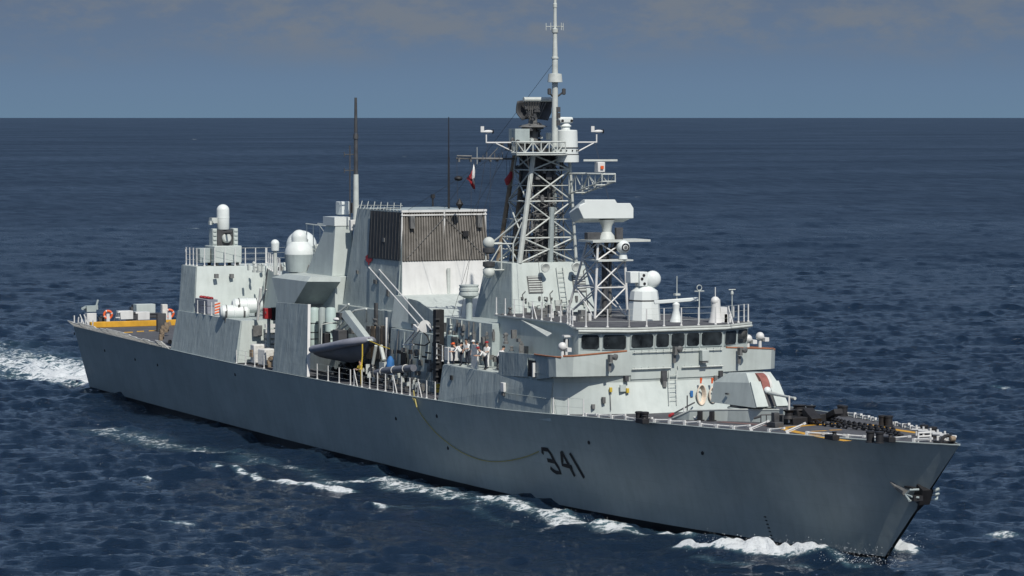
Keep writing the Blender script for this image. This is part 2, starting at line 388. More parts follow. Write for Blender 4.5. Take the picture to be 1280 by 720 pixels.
# amidships deckhouse under funnel, and forward deckhouse between funnel and bridge
block('midship_house', bz(56.45, 68, -4.7, 4.7), 5.72, bz(56.45, 68, -4.3, 4.3), 11.0, 'side')
block('intake_house', bz(68.05, 79, -5.3, 5.3), 5.8, bz(68.05, 78.6, -5.0, 5.0), 9.9, 'side')
mb = MB()
mb.loft([[(67.0, -4.6, 9.92), (75.5, -4.6, 9.92), (75.5, 4.6, 9.92), (67.0, 4.6, 9.92)], [(66.9, -4.2, 12.2), (68.7, -4.2, 12.2), (68.7, 4.2, 12.2), (66.9, 4.2, 12.2)]])
mb.build('intake_casing', 'paint', ship)
MB().prism([P(510, 373, y=-4.75), P(522, 376, y=-4.75), P(547, 393, y=-4.75), P(547, 404, y=-4.75), P(540, 408, y=-4.75), P(510, 404, y=-4.75)], (0, .06, 0)).build('casing_plate', 'side', ship)
MB().prism([P(502, 385, x=68.2), P(509, 385, x=68.2), P(509, 420, x=68.2), P(503, 420, x=68.2)], (.05, 0, 0)).build('casing_plate', 'paint', ship)
# funnel
fun = block('funnel', [(56.5, -3.95), (67.1, -3.75), (67.1, 3.75), (56.5, 3.95)], 10.9, [(58.0, -3.35), (66.2, -3.3), (66.2, 3.3), (58.0, 3.35)], 18.35, 'side', 0)
front = lambda y, z, d=0: V((67.1 - .9 * (z - 10.9) / 7.45 + d, y * (1 + .136 * (18.35 - z) / 7.45), z))
sidep = lambda x, z, d=0: V((x, -(3.78 - .45 * (z - 10.9) / 7.45) - .16 * (67 - x) / 10 - d, z))
MB().prism([front(-3.28, 10.95, .01), front(3.28, 10.95, .01), front(3.28, 14.62, .01), front(-3.28, 14.62, .01)], (.04, 0, 0)).build('funnel_front_lit_sheet', 'white', fun)  # whiter sheet, the sun on the funnel front put into colour
MB().prism([front(-3.28, 14.64, .01), front(3.28, 14.64, .01), front(3.28, 18.25, .01), front(-3.28, 18.25, .01)], (.03, 0, 0)).build('louvre_backing', 'louverback', fun)
mb = MB()
for i in range(33):
    y = -3.2 + 6.4 * i / 32
    a, b = front(y, 14.7, .07), front(y, 18.2, .07); w_ = .045
    mb.prism([(a.x, a.y - w_, a.z), (a.x, a.y + w_, a.z), (b.x, b.y + w_, b.z), (b.x, b.y - w_, b.z)], (.09, .03, 0))
mb.build('louvre', 'louver', fun)
MB().prism([sidep(60.8, 14.7, .02), sidep(66.45, 14.7, .02), sidep(66.1, 18.22, .02), sidep(60.8, 18.22, .02)], (0, -.03, 0)).build('louvre_side', 'funnelside', fun)
mb = MB()
for i in range(10):
    x = 61.2 + i * .55; mb.tube(sidep(x, 14.75, .07), sidep(x - .1, 18.18, .07), .022, n=5)
mb.build('louvre_side_rib', 'dark', fun)
mb = MB(); mb.box((66.32, 0, 18.30), (.3, 6.9, .16)); mb.box((66.38, 0, 18.02), (.18, 6.9, .1))
for sg in (-1, 1):
    mb.tube((66.36, sg * 3.42, 14.7), (66.36, sg * 3.36, 18.3), .07)
mb.tube((66.46, 0, 14.3), (66.42, 0, 18.3), .07)
for y_ in (-3.2, 3.2): MB().tube((66.5, -.03 * y_, 17.95), (66.8, y_, 14.85), .022, n=5).build('funnel_stay', 'sooty', fun)
mb.build('funnel_frame', 'white', fun)
MB().tube((66.95, .1, 10.9), (66.95, .1, 14.1), .14).build('exhaust_pipe', 'lattice', fun)
mb = MB()
for i in range(14):
    x = 58.2 + i * .6
    mb.tube(sidep(x, 18.3), V((x, -3.3, 18.9 if i % 2 else 18.55)), .03, n=5)
mb.path([(58.2, -3.3, 18.55), (66.2, -3.28, 18.72)], .03, 5)
mb.tube((58.2, -3.3, 18.2), (66, -3.28, 18.55), .05); mb.build('funnel_rail', 'lattice', fun)
leaf = [(0, .85), (.15, .34), (.3, .3), (.5, .12), (.42, -.02), (.46, -.14), (.2, -.38), (.06, -.36), (.05, -.62)]
leaf = leaf + [(-a, b) for a, b in leaf[::-1] if a > 0]
c = P(460, 323, y=-3.75)
MB().prism([V((c.x + a * 1.35, 0, c.z + b * .8)) + V((0, sidep(c.x + a, c.z + b, .015).y, 0)) for a, b in leaf], (0, -.02, 0)).build('leaf_emblem', 'red', fun)
for x in (66.3,):
    MB().box((66.6, 1.6, 16.6), (.35, .45, .4)).build('funnel_lamp', 'black', fun)
for y in (-2.7, 2.75):
    MB().box((66.6, y, 17.5), (.4, .35, .9)).build('funnel_bracket', 'sooty', fun)
# screen plate beside the boat
MB().prism([(52.1, -7.62, 11.0), (58.5, -7.62, 11.18), (59.6, -8.16, 5.86), (52.7, -8.12, 5.82)], (0, .16, 0)).build('boat_screen', 'side', ship)
MB().prism([(58.52, -7.64, 11.2), (58.62, -7.46, 11.2), (59.72, -8.0, 5.86), (59.62, -8.18, 5.86)], (.06, 0, 0)).build('screen_edge', 'white', ship)
# level A deckhouse (flush with the sides), bridge levels
sA = MB().frustum([(83.1, -8.08), (99.4, -7.72), (101.6, -5.4), (103.2, -2.2), (103.2, 2.2), (101.6, 5.4), (99.4, 7.72), (83.1, 8.08)], 5.9,
                  [(83.3, -7.78), (99.6, -7.6), (101.0, -5.9), (101.9, -3.2), (101.9, 3.2), (101.0, 5.9), (99.6, 7.6), (83.3, 7.78)], 8.42).build('lower_deckhouse', 'paint', ship)
MB().prism([(83.12, -8.10, 5.95), (99.42, -7.75, 6.3), (99.62, -7.64, 8.38), (83.3, -7.81, 8.38)], (0, -.035, 0)).build('deckhouse_side_shade_sheet', 'side', ship)  # darker sheet that puts the deckhouse side's shade into colour
# deck and bulwark above: from x = 92 to the wings
sB = MB().frustum([(91.8, -7.75), (99.7, -7.6), (101.0, -5.95), (101.9, -3.2), (101.9, 3.2), (101.0, 5.95), (99.7, 7.6), (91.8, 7.75)], 8.424,
                  [(91.9, -7.72), (99.7, -7.7), (101.2, -5.95), (101.96, -3.2), (101.96, 3.2), (101.2, 5.95), (99.7, 7.7), (91.9, 7.72)], 8.86).build('bridge_wing_base', 'paint', ship)
# wing bulwark: thin wall following the wing outline
def wall(name, pts_b, pts_t, m, th=.12, parent=ship, inward=None):
    mb = MB()
    for i in range(len(pts_b) - 1):
        a, b, c_, d = V(pts_b[i]), V(pts_b[i + 1]), V(pts_t[i + 1]), V(pts_t[i])
        nrm = (b - a).cross(d - a).normalized() * -th
        mb.loft([[a, b, c_, d], [a + nrm, b + nrm, c_ + nrm, d + nrm]])
    return mb.build(name, m, parent)
wb = [(91.9, -7.76, 8.3), (96.2, -7.8, 8.5)]
wt = [(91.9, -7.74, 9.84), (96.2, -7.78, 9.98)]
wall('wing_bulwark', wb, wt, 'side')
MB().prism([(97.3, -7.78, 8.42), (99.9, -7.95, 8.72), (99.9, -7.95, 10.03), (97.3, -7.8, 10.0)], (0, .1, 0)).build('wing_bulwark', 'side', ship)
MB().prism([(96.2, -7.78, 9.75), (97.3, -7.8, 9.75), (97.3, -7.8, 10.0), (96.2, -7.78, 9.98)], (0, .1, 0)).build('wing_bulwark', 'side', ship)
for sg in (-1, 1):
    fb = [(99.8, sg * 8.02, 8.78), (100.7, sg * 7.95, 8.84), (101.5, sg * 7.2, 8.88), (101.98, sg * 3.3, 8.86)]
    ft = [(99.8, sg * 8.05, 10.05), (100.7, sg * 8.0, 10.06), (101.6, sg * 7.2, 10.12), (102.05, sg * 3.3, 10.38)]
    if sg > 0: fb.reverse(); ft.reverse()
    wall('wing_bulwark', fb, ft, 'paint', .12)
    # wing floor with its underside
    MB().loft([[(96.5, sg * 5.9, 8.45), (99.4, sg * 5.9, 8.45), (99.4, sg * 6.2, 8.45), (96.5, sg * 6.2, 8.45)][::sg], [(96.5, sg * 5.9, 8.9), (101.6, sg * 5.9, 8.9), (100.7, sg * 7.9, 8.88), (96.5, sg * 7.9, 8.88)][::sg]]).build('bridge_wing', 'paint', ship)
    cap = [(97.3, sg * 7.8, 10.03), (99.8, sg * 8.02, 10.08), (100.7, sg * 7.96, 10.09), (101.0, sg * 7.75, 10.1)]
    cap2 = [(101.05, sg * 7.65, 10.16), (101.58, sg * 7.16, 10.2), (101.98, sg * 3.6, 10.42)]
    mb = MB(); mb.path(cap, .06, 6); mb.path(cap2, .06, 6); mb.build('wing_rail_cap', 'wood', ship)
MB().prism([(101.98, -3.3, 8.6), (101.98, 3.3, 8.6), (102.05, 3.3, 10.38), (102.05, -3.3, 10.38)], (-.12, 0, 0)).build('bridge_front_plate', 'paint', ship)
mb = MB()
mb.path([(102.15, -3.25, 10.32), (102.15, 3.25, 10.32)], .035, 6); mb.path([(102.12, -3.3, 9.26), (102.12, -.5, 9.26)], .05, 6); mb.path([(102.12, .3, 9.26), (102.12, 3.3, 9.26)], .05, 6)
for i in range(13): mb.box((102.13, -3.1 + i * .52, 10.36), (.1, .06, .16)); mb.box((102.1, -3.1 + i * .52, 9.3), (.08, .06, .14))
mb.build('bridge_front_gutter', 'lattice', ship)
# bridge house with windows
fo = [(101.75, -3.35), (101.75, 3.35)]
out = [(86, -5.2), (96.5, -5.2), (99.7, -6.2), (100.1, -6.1), (101.75, -3.35), (101.75, 3.35), (100.1, 6.1), (99.7, 6.2), (96.5, 5.2), (86, 5.2)]
outt = [(86, -5.0), (96.5, -5.0), (99.9, -6.3), (100.35, -6.2), (101.95, -3.4), (101.95, 3.4), (100.35, 6.2), (99.9, 6.3), (96.5, 5.0), (86, 5.0)]
bridge = MB().frustum(out, 8.5, outt, 11.78).build('bridge_house', 'paint', ship)
rf = [(85.8, -5.2), (96.5, -5.15), (99.9, -6.5), (100.45, -6.4), (102.15, -3.5), (102.15, 3.5), (100.45, 6.4), (99.9, 6.5), (96.5, 5.15), (85.8, 5.2)]
MB().frustum(rf, 11.783, rf, 11.89).build('bridge_roof', 'lattice', bridge)
MB().add([(x * .999 + .05, y * .985, 11.896) for x, y in rf], [tuple(range(len(rf)))]).build('roof_deck', 'deck', bridge)
mb = MB(); mb.path([(100.55, -6.3, 11.66), (102.12, -3.45, 11.66), (102.12, 3.45, 11.66), (100.55, 6.3, 11.66)], .085, 8)
mb.build('window_awning', 'lattice', bridge)
def window(a, b, z0, z1, lean=.02):          # a, b: bottom corners in plan; frame, pane and mullions
    a, b = V((a[0], a[1], 0)), V((b[0], b[1], 0)); d = (b - a).normalized(); nrm = V((d.y, -d.x, 0))
    if nrm.x < 0 and abs(nrm.x) > .2: nrm = -nrm
    q = lambda p, z, off: V((p.x, p.y, z)) + nrm * (off + (z - 8.5) * .0645 * max(0, nrm.x))
    fr = MB(); t = .07
    fr.prism([q(a - d * t, z0 - t, .03), q(b + d * t, z0 - t, .03), q(b + d * t, z1 + t, .03), q(a - d * t, z1 + t, .03)], nrm * .03)
    f = fr.build('window', 'side', bridge)
    cr = .12
    pts = [q(a + d * cr, z0, .07), q(b - d * cr, z0, .07), q(b, z0 + cr, .07), q(b, z1 - cr, .07), q(b - d * cr, z1, .07), q(a + d * cr, z1, .07), q(a, z1 - cr, .07), q(a, z0 + cr, .07)]
    MB().prism(pts, nrm * .02).build('pane', 'glass', f)
fy = [(-3.28, -1.72), (-1.5, -.58), (-.4, .55), (.72, 1.62), (1.8, 3.28)]
for a, b in fy: window((101.75, a), (101.75, b), 10.6, 11.44)
for sg in (-1, 1):
    A_, B_ = V((101.75, sg * 3.35)), V((100.1, sg * 6.1)); L_ = (B_ - A_)
    for f0, f1 in ((.05, .5), (.58, .93)) if sg < 0 else ((.06, .5), (.58, .95)):
        p0, p1 = A_ + L_ * f0, A_ + L_ * f1
        window((p0.x, p0.y), (p1.x, p1.y), 10.58, 11.44) if sg > 0 else window((p1.x, p1.y), (p0.x, p0.y), 10.52, 11.42)
for x in (94.6,): MB().box((x + 2.6, -5.32, 10.0), (1.2, .12, 1.8)).build('bridge_doorway_dark', 'black', bridge)  # black sheet painted for the dark inside of the doorway
MB().box((97.0, -7.84, 9.1), (.95, .1, 1.05)).build('wing_doorway_dark', 'black', ship)  # black slab stands for the unlit door opening
MB().box((97.45, -7.92, 9.05), (.12, .2, .9)).build('door_leaf', 'white', ship)
# mast house
mh = block('mast_house', [(78.6, -3.3), (84.8, -3.3), (84.8, 3.3), (78.6, 3.3)], 11.0, [(79.6, -2.8), (83.6, -2.75), (83.6, 2.75), (79.6, 2.8)], 15.2, 'paint', .03)
MB().prism([(78.62, -3.32, 11.05), (84.78, -3.32, 11.05), (83.58, -2.77, 15.18), (79.6, -2.82, 15.18)], (0, -.03, 0)).build('mast_house_side_shade_sheet', 'side', mh)  # starboard sheet with the house's side shade in its colour
block('mast_house_base', bz(79.0, 86.6, -5.75, 5.75), 8.425, bz(79.0, 86.4, -5.6, 5.6), 11.3, 'side')
def on_front(y, z, d=.02): return V((84.8 - 1.2 * (z - 11) / 4.2 + d, y, z))
for y0, y1 in ((-1.8, -.7), (1.65, 2.65)):
    f = MB().prism([on_front(y0, 13.15), on_front(y1, 13.15), on_front(y1, 14.3), on_front(y0, 14.3)], (.05, 0, .015)).build('vent_grille', 'sooty', mh)
    f['label'] = 'square louvred vent grille'
    mb = MB()
    for i in range(7): z = 13.25 + i * .16; mb.prism([on_front(y0 + .05, z, .08), on_front(y1 - .05, z, .08), on_front(y1 - .05, z + .07, .08), on_front(y0 + .05, z + .07, .08)], (.04, 0, 0))
    mb.build('slat', 'lattice', f)
def ladder(name, a, b, w, parent, m='lattice', nr=None):
    a, b = V(a), V(b); d = b - a; wv = V(w); nr = nr or max(3, int(d.length / .32)); mb = MB()
    mb.tube(a - wv, b - wv, .03, n=5); mb.tube(a + wv, b + wv, .03, n=5)
    for i in range(1, nr): p = a + d * i / nr; mb.tube(p - wv, p + wv, .022, n=5)
    return mb.build(name, m, parent)
ladder('ladder', on_front(.75, 11.6, .14), on_front(.75, 14.9, .14), (0, .25, 0), mh)
for y in (-.75, 1.6):
    MB().lathe(on_front(y, 15.0, .6), [(0, 0), (.18, .05), (.34, .42), (.3, .46), (0, .35)], 14, (1, 0, -.25)).build('loudhailer', 'lattice', mh)
clutter('front_fitting', 'sooty', 14, lambda i: (on_front(U_(-2.6, 2.4), U_(11.9, 13.0), .08), (.15, U_(.1, .3), U_(.1, .4))), mh)
clutter('front_fitting', 'lattice', 12, lambda i: (on_front(U_(-2.6, 2.4), U_(11.9, 12.9), .1), (.2, U_(.1, .35), U_(.15, .6))), mh)
for y_ in (-2.3, -.2, 2.6): MB().path([on_front(y_, 11.7, .06), on_front(y_, 13.1 if y_ < 1 else 14.6, .06), on_front(y_ + .25, 13.3 if y_ < 1 else 14.8, .06)], .03, 6).build('wall_pipe', 'sooty', mh)
# intake stack aft of the funnel
st = block('uptake_tower', [(50.4, -4.45), (55.6, -4.45), (55.6, -2.7), (50.4, -2.7)], 13.105, [(53.6, -4.1), (55.5, -4.1), (55.5, -2.7), (53.6, -2.7)], 16.9, 'paint', .02)
MB().box((54.4, -3.4, 17.25), (2.3, 1.6, .66)).build('uptake_cap', 'radome', st)
mb = MB()
for z in (14.9, 16.8): mb.tube((53.7, -3.6, z), (46.6, -2.9, z), .05); mb.tube((53.7, -2.8, z), (46.6, -1.9, z), .05)
for x in (46.8, 48.6, 50.4): mb.tube((x, -2.9 - .1 * (x - 46.6), 14.9), (x, -2.9 - .1 * (x - 46.6), 16.8), .04)
mb.tube((50.4, -3.3, 14.9), (53.0, -3.6, 13.9), .05); mb.tube((50.4, -3.3, 16.8), (53.6, -3.6, 15.6), .05)
mb.build('antenna_frame', 'lattice', ship)
clutter('antenna_box', 'lattice', 9, lambda i: ((46.6 + i * .6, U_(-3.0, -2), U_(13.3, 15.6)), (.35, .35, U_(.4, .8))))
clutter('roof_fitting', 'sooty', 16, lambda i: ((U_(43, 53), U_(-4.3, -1), 13.3), (U_(.2, .5), U_(.2, .5), U_(.3, .9))))
clutter('roof_fitting', 'lattice', 14, lambda i: ((U_(32.8, 45), U_(-3.6, 1), 12.85), (U_(.15, .4), U_(.15, .4), U_(.3, 1.1))))

# ------------------------------------------------------------------ domes
def dome(name, c, r, hb, parent=ship, base='side', top=None):
    c = V(c)
    d = MB().lathe(c, [(r * .9, 0), (r, hb)], 28).build(name + '_base', base, parent)
    prof = [(r, 0)] + [(r * math.cos(t), r * math.sin(t)) for t in [R(a) for a in range(10, 91, 10)]]
    MB().lathe(c + V((0, 0, hb + .003)), prof, 28).build(name, 'radome', d)
    return d
d1 = dome('satellite_dome', (47.9, -4.0, 13.12), 1.16, 1.35)
MB().lathe((47.9, -4.0, 13.12 + 1.35 + 1.0), [(.6, -.1), (.62, .3)] + [(.62 * math.cos(R(a)), .3 + .62 * math.sin(R(a))) for a in range(10, 91, 10)], 24).build('upper_dome', 'radome', d1)
dome('satellite_dome', (28.6, 4.0, 12.9), 1.3, 1.4)
d3 = dome('small_dome', (42.5, -3.9, 14.55), .34, .55, base='radome'); MB().tube((42.5, -3.9, 12.6), (42.5, -3.9, 14.56), .16).build('dome_post', 'lattice', d3)

# ------------------------------------------------------------------ close-in gun on the hangar roof
gx, gy, gz = 30.0, -3.6, 12.86
cw = MB().box((gx, gy, gz + .95), (2.4, 2.4, 1.4)).build('close_in_gun', 'paint', ship, bevel=.05)
mb = MB()
for a, b in ((-.9, -.9), (.9, -.9), (.9, .9), (-.9, .9)): mb.tube((gx + a, gy + b, gz), (gx + a, gy + b, gz + .3), .16)
mb.build('gun_feet', 'dark', cw)
MB().box((gx - .2, gy - 1.75, gz + .85), (1.3, .9, 1.2)).build('ammunition_cabinet', 'side', cw, bevel=.04)
for yy in (-.98, .98):
    mb = MB().box((gx + .1, gy + yy * .95, gz + 2.35), (.9, .38, 1.45))
    for i in range(4): mb.box((gx + .58, gy + yy * .95, gz + 1.85 + i * .35), (.08, .3, .2))
    mb.build('gun_yoke', 'paint', cw, bevel=.03)
MB().box((gx, gy, gz + 2.3), (.8, 1.3, 1.3)).build('gun_cradle', 'dark', cw)
MB().lathe((gx + .35, gy + .1, gz + 2.25), [(0, 0), (.38, .02), (.4, .3), (.3, .42), (0, .4)], 18, (1, 0, .1)).build('ammunition_drum', 'lattice', cw)
mb = MB()
for i in range(6): a = i * math.pi / 3; mb.tube((gx + .4, gy + .06 * math.cos(a), gz + 2.65 + .06 * math.sin(a)), (gx + 2.0, gy + .06 * math.cos(a), gz + 2.75 + .06 * math.sin(a)), .028, n=6)
mb.build('gun_barrel', 'dark', cw)
MB().lathe((gx, gy, gz + 2.98), [(.5, 0), (.53, .05), (.53, .95), (.545, .97), (.545, 1.02), (.53, 1.04), (.53, 1.6)] + [(.53 * math.cos(R(a)), 1.6 + .5 * math.sin(R(a))) for a in range(10, 91, 10)], 24).build('gun_radome', 'radome', cw)
mb = MB().box((gx + .25, gy - .95, gz + 3.75), (.7, .5, .45)); mb.box((gx + .3, gy - 1.2, gz + 3.55), (.4, .3, .3)); mb.tube((gx + .5, gy - 1.0, gz + 3.7), (gx + .75, gy - 1.0, gz + 3.7), .18)
mb.build('gun_camera', 'lattice', cw)

# ------------------------------------------------------------------ main lattice mast
def truss(mb, legs_b, legs_t, levels, r=.09, rb=.05, cross=True):
    n_ = len(legs_b); at = lambda i, t: V(legs_b[i]).lerp(V(legs_t[i]), t)
    for i in range(n_): mb.tube(at(i, 0), at(i, 1), r)
    for a, b in zip(levels, levels[1:]):
        for i in range(n_):
            j = (i + 1) % n_
            mb.tube(at(i, b), at(j, b), rb)
            if cross: mb.tube(at(i, a), at(j, b), rb); mb.tube(at(j, a), at(i, b), rb)
    return mb
mm = MB()
LB = [(83.5, -2.15, 15.2), (83.5, 2.2, 15.2), (79.9, 2.1, 15.2), (79.9, -2.1, 15.2)]
LT = [(84.0, -1.35, 22.6), (84.0, 1.4, 22.6), (81.2, 1.3, 22.6), (81.2, -1.3, 22.6)]
truss(mm, LB, LT, [0, .23, .57, .86, 1], .115, .055)
truss(mm, LB, LT, [0, .115, .23, .4, .57, .715, .86, 1], .06, .028, False)
mm.tube(LB[0], LT[0], .19, .17)
mast = mm.build('main_mast', 'lattice', ship)
mm = MB(); inb = [V(p).lerp(V((82, 0, 15.2)), .3) for p in LB]; intp = [V(p).lerp(V((82.5, 0, 22.6)), .3) for p in LT]
truss(mm, inb, intp, [0, .15, .3, .45, .6, .8, 1], .05, .035); mm.build('inner_frame', 'sooty', mast)
for a_, b_, r_ in (((80.0, -2.1, 15.2), (81.1, -1.35, 22.6), .17), ((80.0, 2.1, 15.2), (81.1, 1.35, 22.6), .17)): MB().tube(a_, b_, r_).build('aft_leg', 'brown', mast)
for i in range(14):
    a_ = V((random.uniform(80.6, 83.8), random.uniform(-1.3, 1.3), 22.5)); b_ = V((random.uniform(79.8, 83.6), random.uniform(-2.2, 2.2), 15.2)); c__ = (a_ + b_) / 2 + V((random.uniform(-.3, .2), random.uniform(-.3, .3), 0))
    MB().path([a_, c__, b_], random.uniform(.025, .06), 5).build('mast_cable', random.choice(('dark', 'sooty', 'black')), mast)
for a, b, r_, m_ in (((82.2, .3, 15.2), (82.6, .2, 22.6), .3, 'dark'), ((82.9, -.6, 15.2), (82.9, -.4, 22.6), .16, 'sooty'), ((81.8, -.9, 15.2), (82.0, -.6, 22.6), .2, 'dark'), ((82.6, 1.1, 15.2), (83.0, .7, 22.6), .14, 'side'), ((81.5, .6, 15.2), (82, .4, 22.6), .25, 'dark'), ((80.9, -1.3, 15.2), (81.5, -.9, 22.6), .18, 'brown'), ((80.7, .9, 15.2), (81.3, .8, 22.6), .22, 'dark'), ((83.4, .25, 15.2), (83.75, .2, 19.0), .2, 'side')):
    MB().tube(a, b, r_, n=8).build('cable_trunk', m_, mast)  # dark trunks added to deepen the shade inside the mast
clutter('mast_fitting', 'dark', 40, lambda i: ((U_(81.3, 83.7), U_(-1.3, 1.2), 22.5 - 6.5 * random.random() ** 1.7), (U_(.2, .6), U_(.2, .6), U_(.2, .8))), mast)
clutter('mast_fitting', 'sooty', 16, lambda i: ((U_(81.3, 83.9), U_(-1.4, 1.2), U_(16, 22.4)), (U_(.15, .4), U_(.15, .4), U_(.2, .5))), mast)
MB().box((82.6, -.3, 21.5), (1.5, 1.7, 2.0)).build('mast_shade_box', 'dark', mast)  # dark box added for the shade under the platform
ladder('ladder', (83.3, .45, 15.4), (83.5, .35, 22.5), (0, .2, 0), mast, 'sooty')
# side frame carrying two spheres on starboard
mb = MB()
for z in (14.7, 16.5): mb.tube((82.8, -2.2, z), (82, -4.0, z), .05); mb.tube((80.8, -2.2, z), (81.6, -4.0, z), .05); mb.tube((82, -4, z), (81.6, -4, z), .05)
for x, y in ((82, -4.0), (82.4, -3.0), (83.2, -2.5)): mb.tube((x, y, 14.7), (x, y, 16.5), .05)
mb.tube((82.0, -4, 14.7), (82.4, -3, 16.5), .04); mb.tube((83.2, -2.5, 16.5), (83.6, -2.0, 18.0), .05); mb.tube((82, -3.6, 16.5), (83.6, -2.0, 18.3), .06)
mb.build('sphere_frame', 'lattice', mast)
for z in (14.55, 16.55):
    s_o = MB().ball((81.95, -3.75, z), .42, 16).build('sensor_sphere', 'sooty' if False else 'lattice', mast)
    MB().lathe((81.95, -3.75, z + (.3 if z < 15 else -.75)), [(.25, 0), (.42, .1), (.42, .4), (.2, .45)], 12).build('sphere_mount', 'dark', s_o)
# platform with its lattice parapet
pf = [(81.0, -1.5), (84.5, -3.2), (85.2, -3.2), (85.2, .5), (83.2, 2.2), (81.0, 2.2)]
mb = MB().frustum(pf, 22.6, pf, 22.72)
mb.build('mast_platform', 'lattice', mast)
mb = MB()
loop = [(81.0, -1.5), (84.5, -3.2), (85.2, -3.2), (85.2, .5)]
for (x0, y0), (x1, y1) in zip(loop, loop[1:]):
    L_ = math.hypot(x1 - x0, y1 - y0); k_ = max(2, int(L_ / .55))
    for z in (22.75, 23.5): mb.tube((x0, y0, z), (x1, y1, z), .06, n=6)
    for i in range(k_ + 1):
        t = i / k_; x, y = x0 + (x1 - x0) * t, y0 + (y1 - y0) * t; mb.tube((x, y, 22.7), (x, y, 23.5), .04, n=5)
        if i < k_:
            t2 = (i + 1) / k_; mb.tube((x, y, 22.75 if i % 2 else 23.5), (x0 + (x1 - x0) * t2, y0 + (y1 - y0) * t2, 23.5 if i % 2 else 22.75), .04, n=5)
mb.build('platform_parapet', 'lattice', mast)
clutter('mast_equipment', 'dark', 22, lambda i: ((random.uniform(81.3, 83.9), random.uniform(-2.7, .3), random.uniform(22.8, 23.6)), (random.uniform(.2, .5), random.uniform(.2, .6), random.uniform(.2, .7))), mast)
clutter('mast_equipment', 'lattice', 10, lambda i: ((random.uniform(82.3, 84.1), random.uniform(-2.7, .3), random.uniform(22.9, 23.9)), (random.uniform(.15, .4), random.uniform(.15, .4), random.uniform(.2, .5))), mast)
MB().box(P(649, 170, x=82.8), (1.0, 1.1, 1.0)).build('equipment_cabinet', 'side', mast)
# white drum on the port forward corner
dr = MB().lathe((84.0, 1.25, 22.1), [(0, -.02), (.80, 0), (.80, .5), (.76, .53), (.76, .95), (.73, .98), (.69, 2.15), (.62, 2.2), (0, 2.22)], 28).build('mast_drum', 'radome', mast)
mb = MB()
for i in range(12): a = 2 * math.pi * i / 12; mb.box((84.0 + .775 * math.cos(a), 1.25 + .775 * math.sin(a), 22.9), (.08, .08, .1), rz=a)
mb.build('drum_port', 'black', dr)
mb = MB(); 
for s in (.5, .96): mb.lathe((84.0, 1.25, 22.1 + s), [(.78, 0), (.815, .01), (.815, .05), (.78, .06)], 28)
mb.build('drum_band', 'dark', dr)
hd = MB().lathe((84, 1.1, 24.32), [(.34, 0), (.3, .15), (.42, .25), (.25, .42)], 16).build('camera_head', 'radome', mast)
MB().box((84.05, 1.05, 24.98), (.5, 1.05, .42)).build('camera_housing', 'radome', hd, bevel=.1)
for y in (.72, 1.42): MB().lathe((84.31, y, 24.93), [(0, 0), (.1, 0), (.1, .04), (0, .04)], 12, (1, 0, 0)).build('lens', 'black', hd)
# yards
mb = MB()
mb.tube((83.6, -4.75, 23.45), (83.6, 3.75, 23.45), .05); mb.tube((83.6, -4.0, 23.4), (83.6, -2.4, 22.7), .045); mb.tube((83.6, 3.5, 23.4), (83.6, 1.6, 22.5), .045)
mb.build('yardarm', 'white', mast)
for y in (-4.72, 3.72):
    mb = MB().tube((83.6, y, 23.45), (83.6, y, 24.0), .05); mb.ball((83.6, y + .15, 24.2), .11, 8, (1, 3.4, 1)); a = MB
    o = mb.build('wind_sensor', 'white', mast)
    MB().box((83.6, y - .3, 24.36), (.04, .25, .4)).build('vane_tail', 'white', o)
    MB().lathe((83.6, y + .45, 24.2), [(.05, 0), (.16, .05), (.02, .12)], 8, (0, 1, 0)).build('vane_propeller', 'black', o)
mb = MB().tube((80.2, -5.4, 22.35), (81.2, -1.3, 22.3), .07); mb.tube((80.3, -5.4, 22.52), (80.6, -4.4, 22.5), .05)
for y in (-5.3, -4.4, -3.7, -2.9, -2.4): mb.box((80.4, y, 22.25), (.15, .12, .3))
for i in range(7): mb.tube((80.7, -3.6 + i * .3, 22.2), (80.7, -3.6 + i * .3, 22.55 + .2 * (i % 2)), .025, n=5)
mb.tube((80.6, -3.2, 22.3), (80.9, -2.5, 23.1), .03); mb.build('signal_yard', 'sooty', mast)
mb = MB()
for px in (571, 589, 613, 633, 637):
    q = P(px, 201, x=80.6); mb.tube(q, P(px + random.uniform(-2, 3), 300, x=80.6), .012, n=4)
mb.build('halyard', 'dark', mast)
for a_, b_ in ((P(640, 182, x=81.2), (66.4, -2.9, 18.4)), (P(640, 182, x=81.2), (66.4, 2.4, 18.4)), ((83.6, -4.6, 23.4), (80.5, -5.2, 11.5)), ((84.6, 0, 29), (66.4, 0, 18.5)), ((83.6, 3.6, 23.4), (86, 5.5, 11.9)), ((83.6, -3.4, 23.4), (79.5, -5.4, 11.4)), ((85.2, -2.4, 22.6), (90, -3.5, 11.9))):
    MB().tube(a_, b_, .013, n=4).build('rigging_wire', 'dark', mast)
# bracket carrying the navigation radar forward
mb = MB()
for y in (1.4, 2.4):
    mb.tube((84.0, y, 21.3), (88.9, y, 21.35), .06); mb.tube((84.0, y, 19.9), (88.9, y, 20.85), .06)
    for i in range(6):
        x = 84 + i * .98; zt = 21.3; zb = 19.9 + (x - 84) * .194
        mb.tube((x, y, zb), (x, y, zt), .04, n=6)
        if i < 5: mb.tube((x, y, zt if i % 2 else zb), (x + .98, y, 19.9 + (x + .98 - 84) * .194 if i % 2 else zt), .045, n=6)
for x in (84.5, 86, 87.5, 88.9): mb.tube((x, 1.4, 21.33), (x, 2.4, 21.33), .05, n=6); mb.tube((x, 1.4, 19.9 + (x - 84) * .194), (x, 2.4, 19.9 + (x - 84) * .194), .05, n=6)
mb.build('radar_bracket', 'lattice', mast)
nr = MB().box((87.6, 1.9, 21.8), (.55, .55, .7)).build('navigation_radar', 'white', mast, bevel=.04)
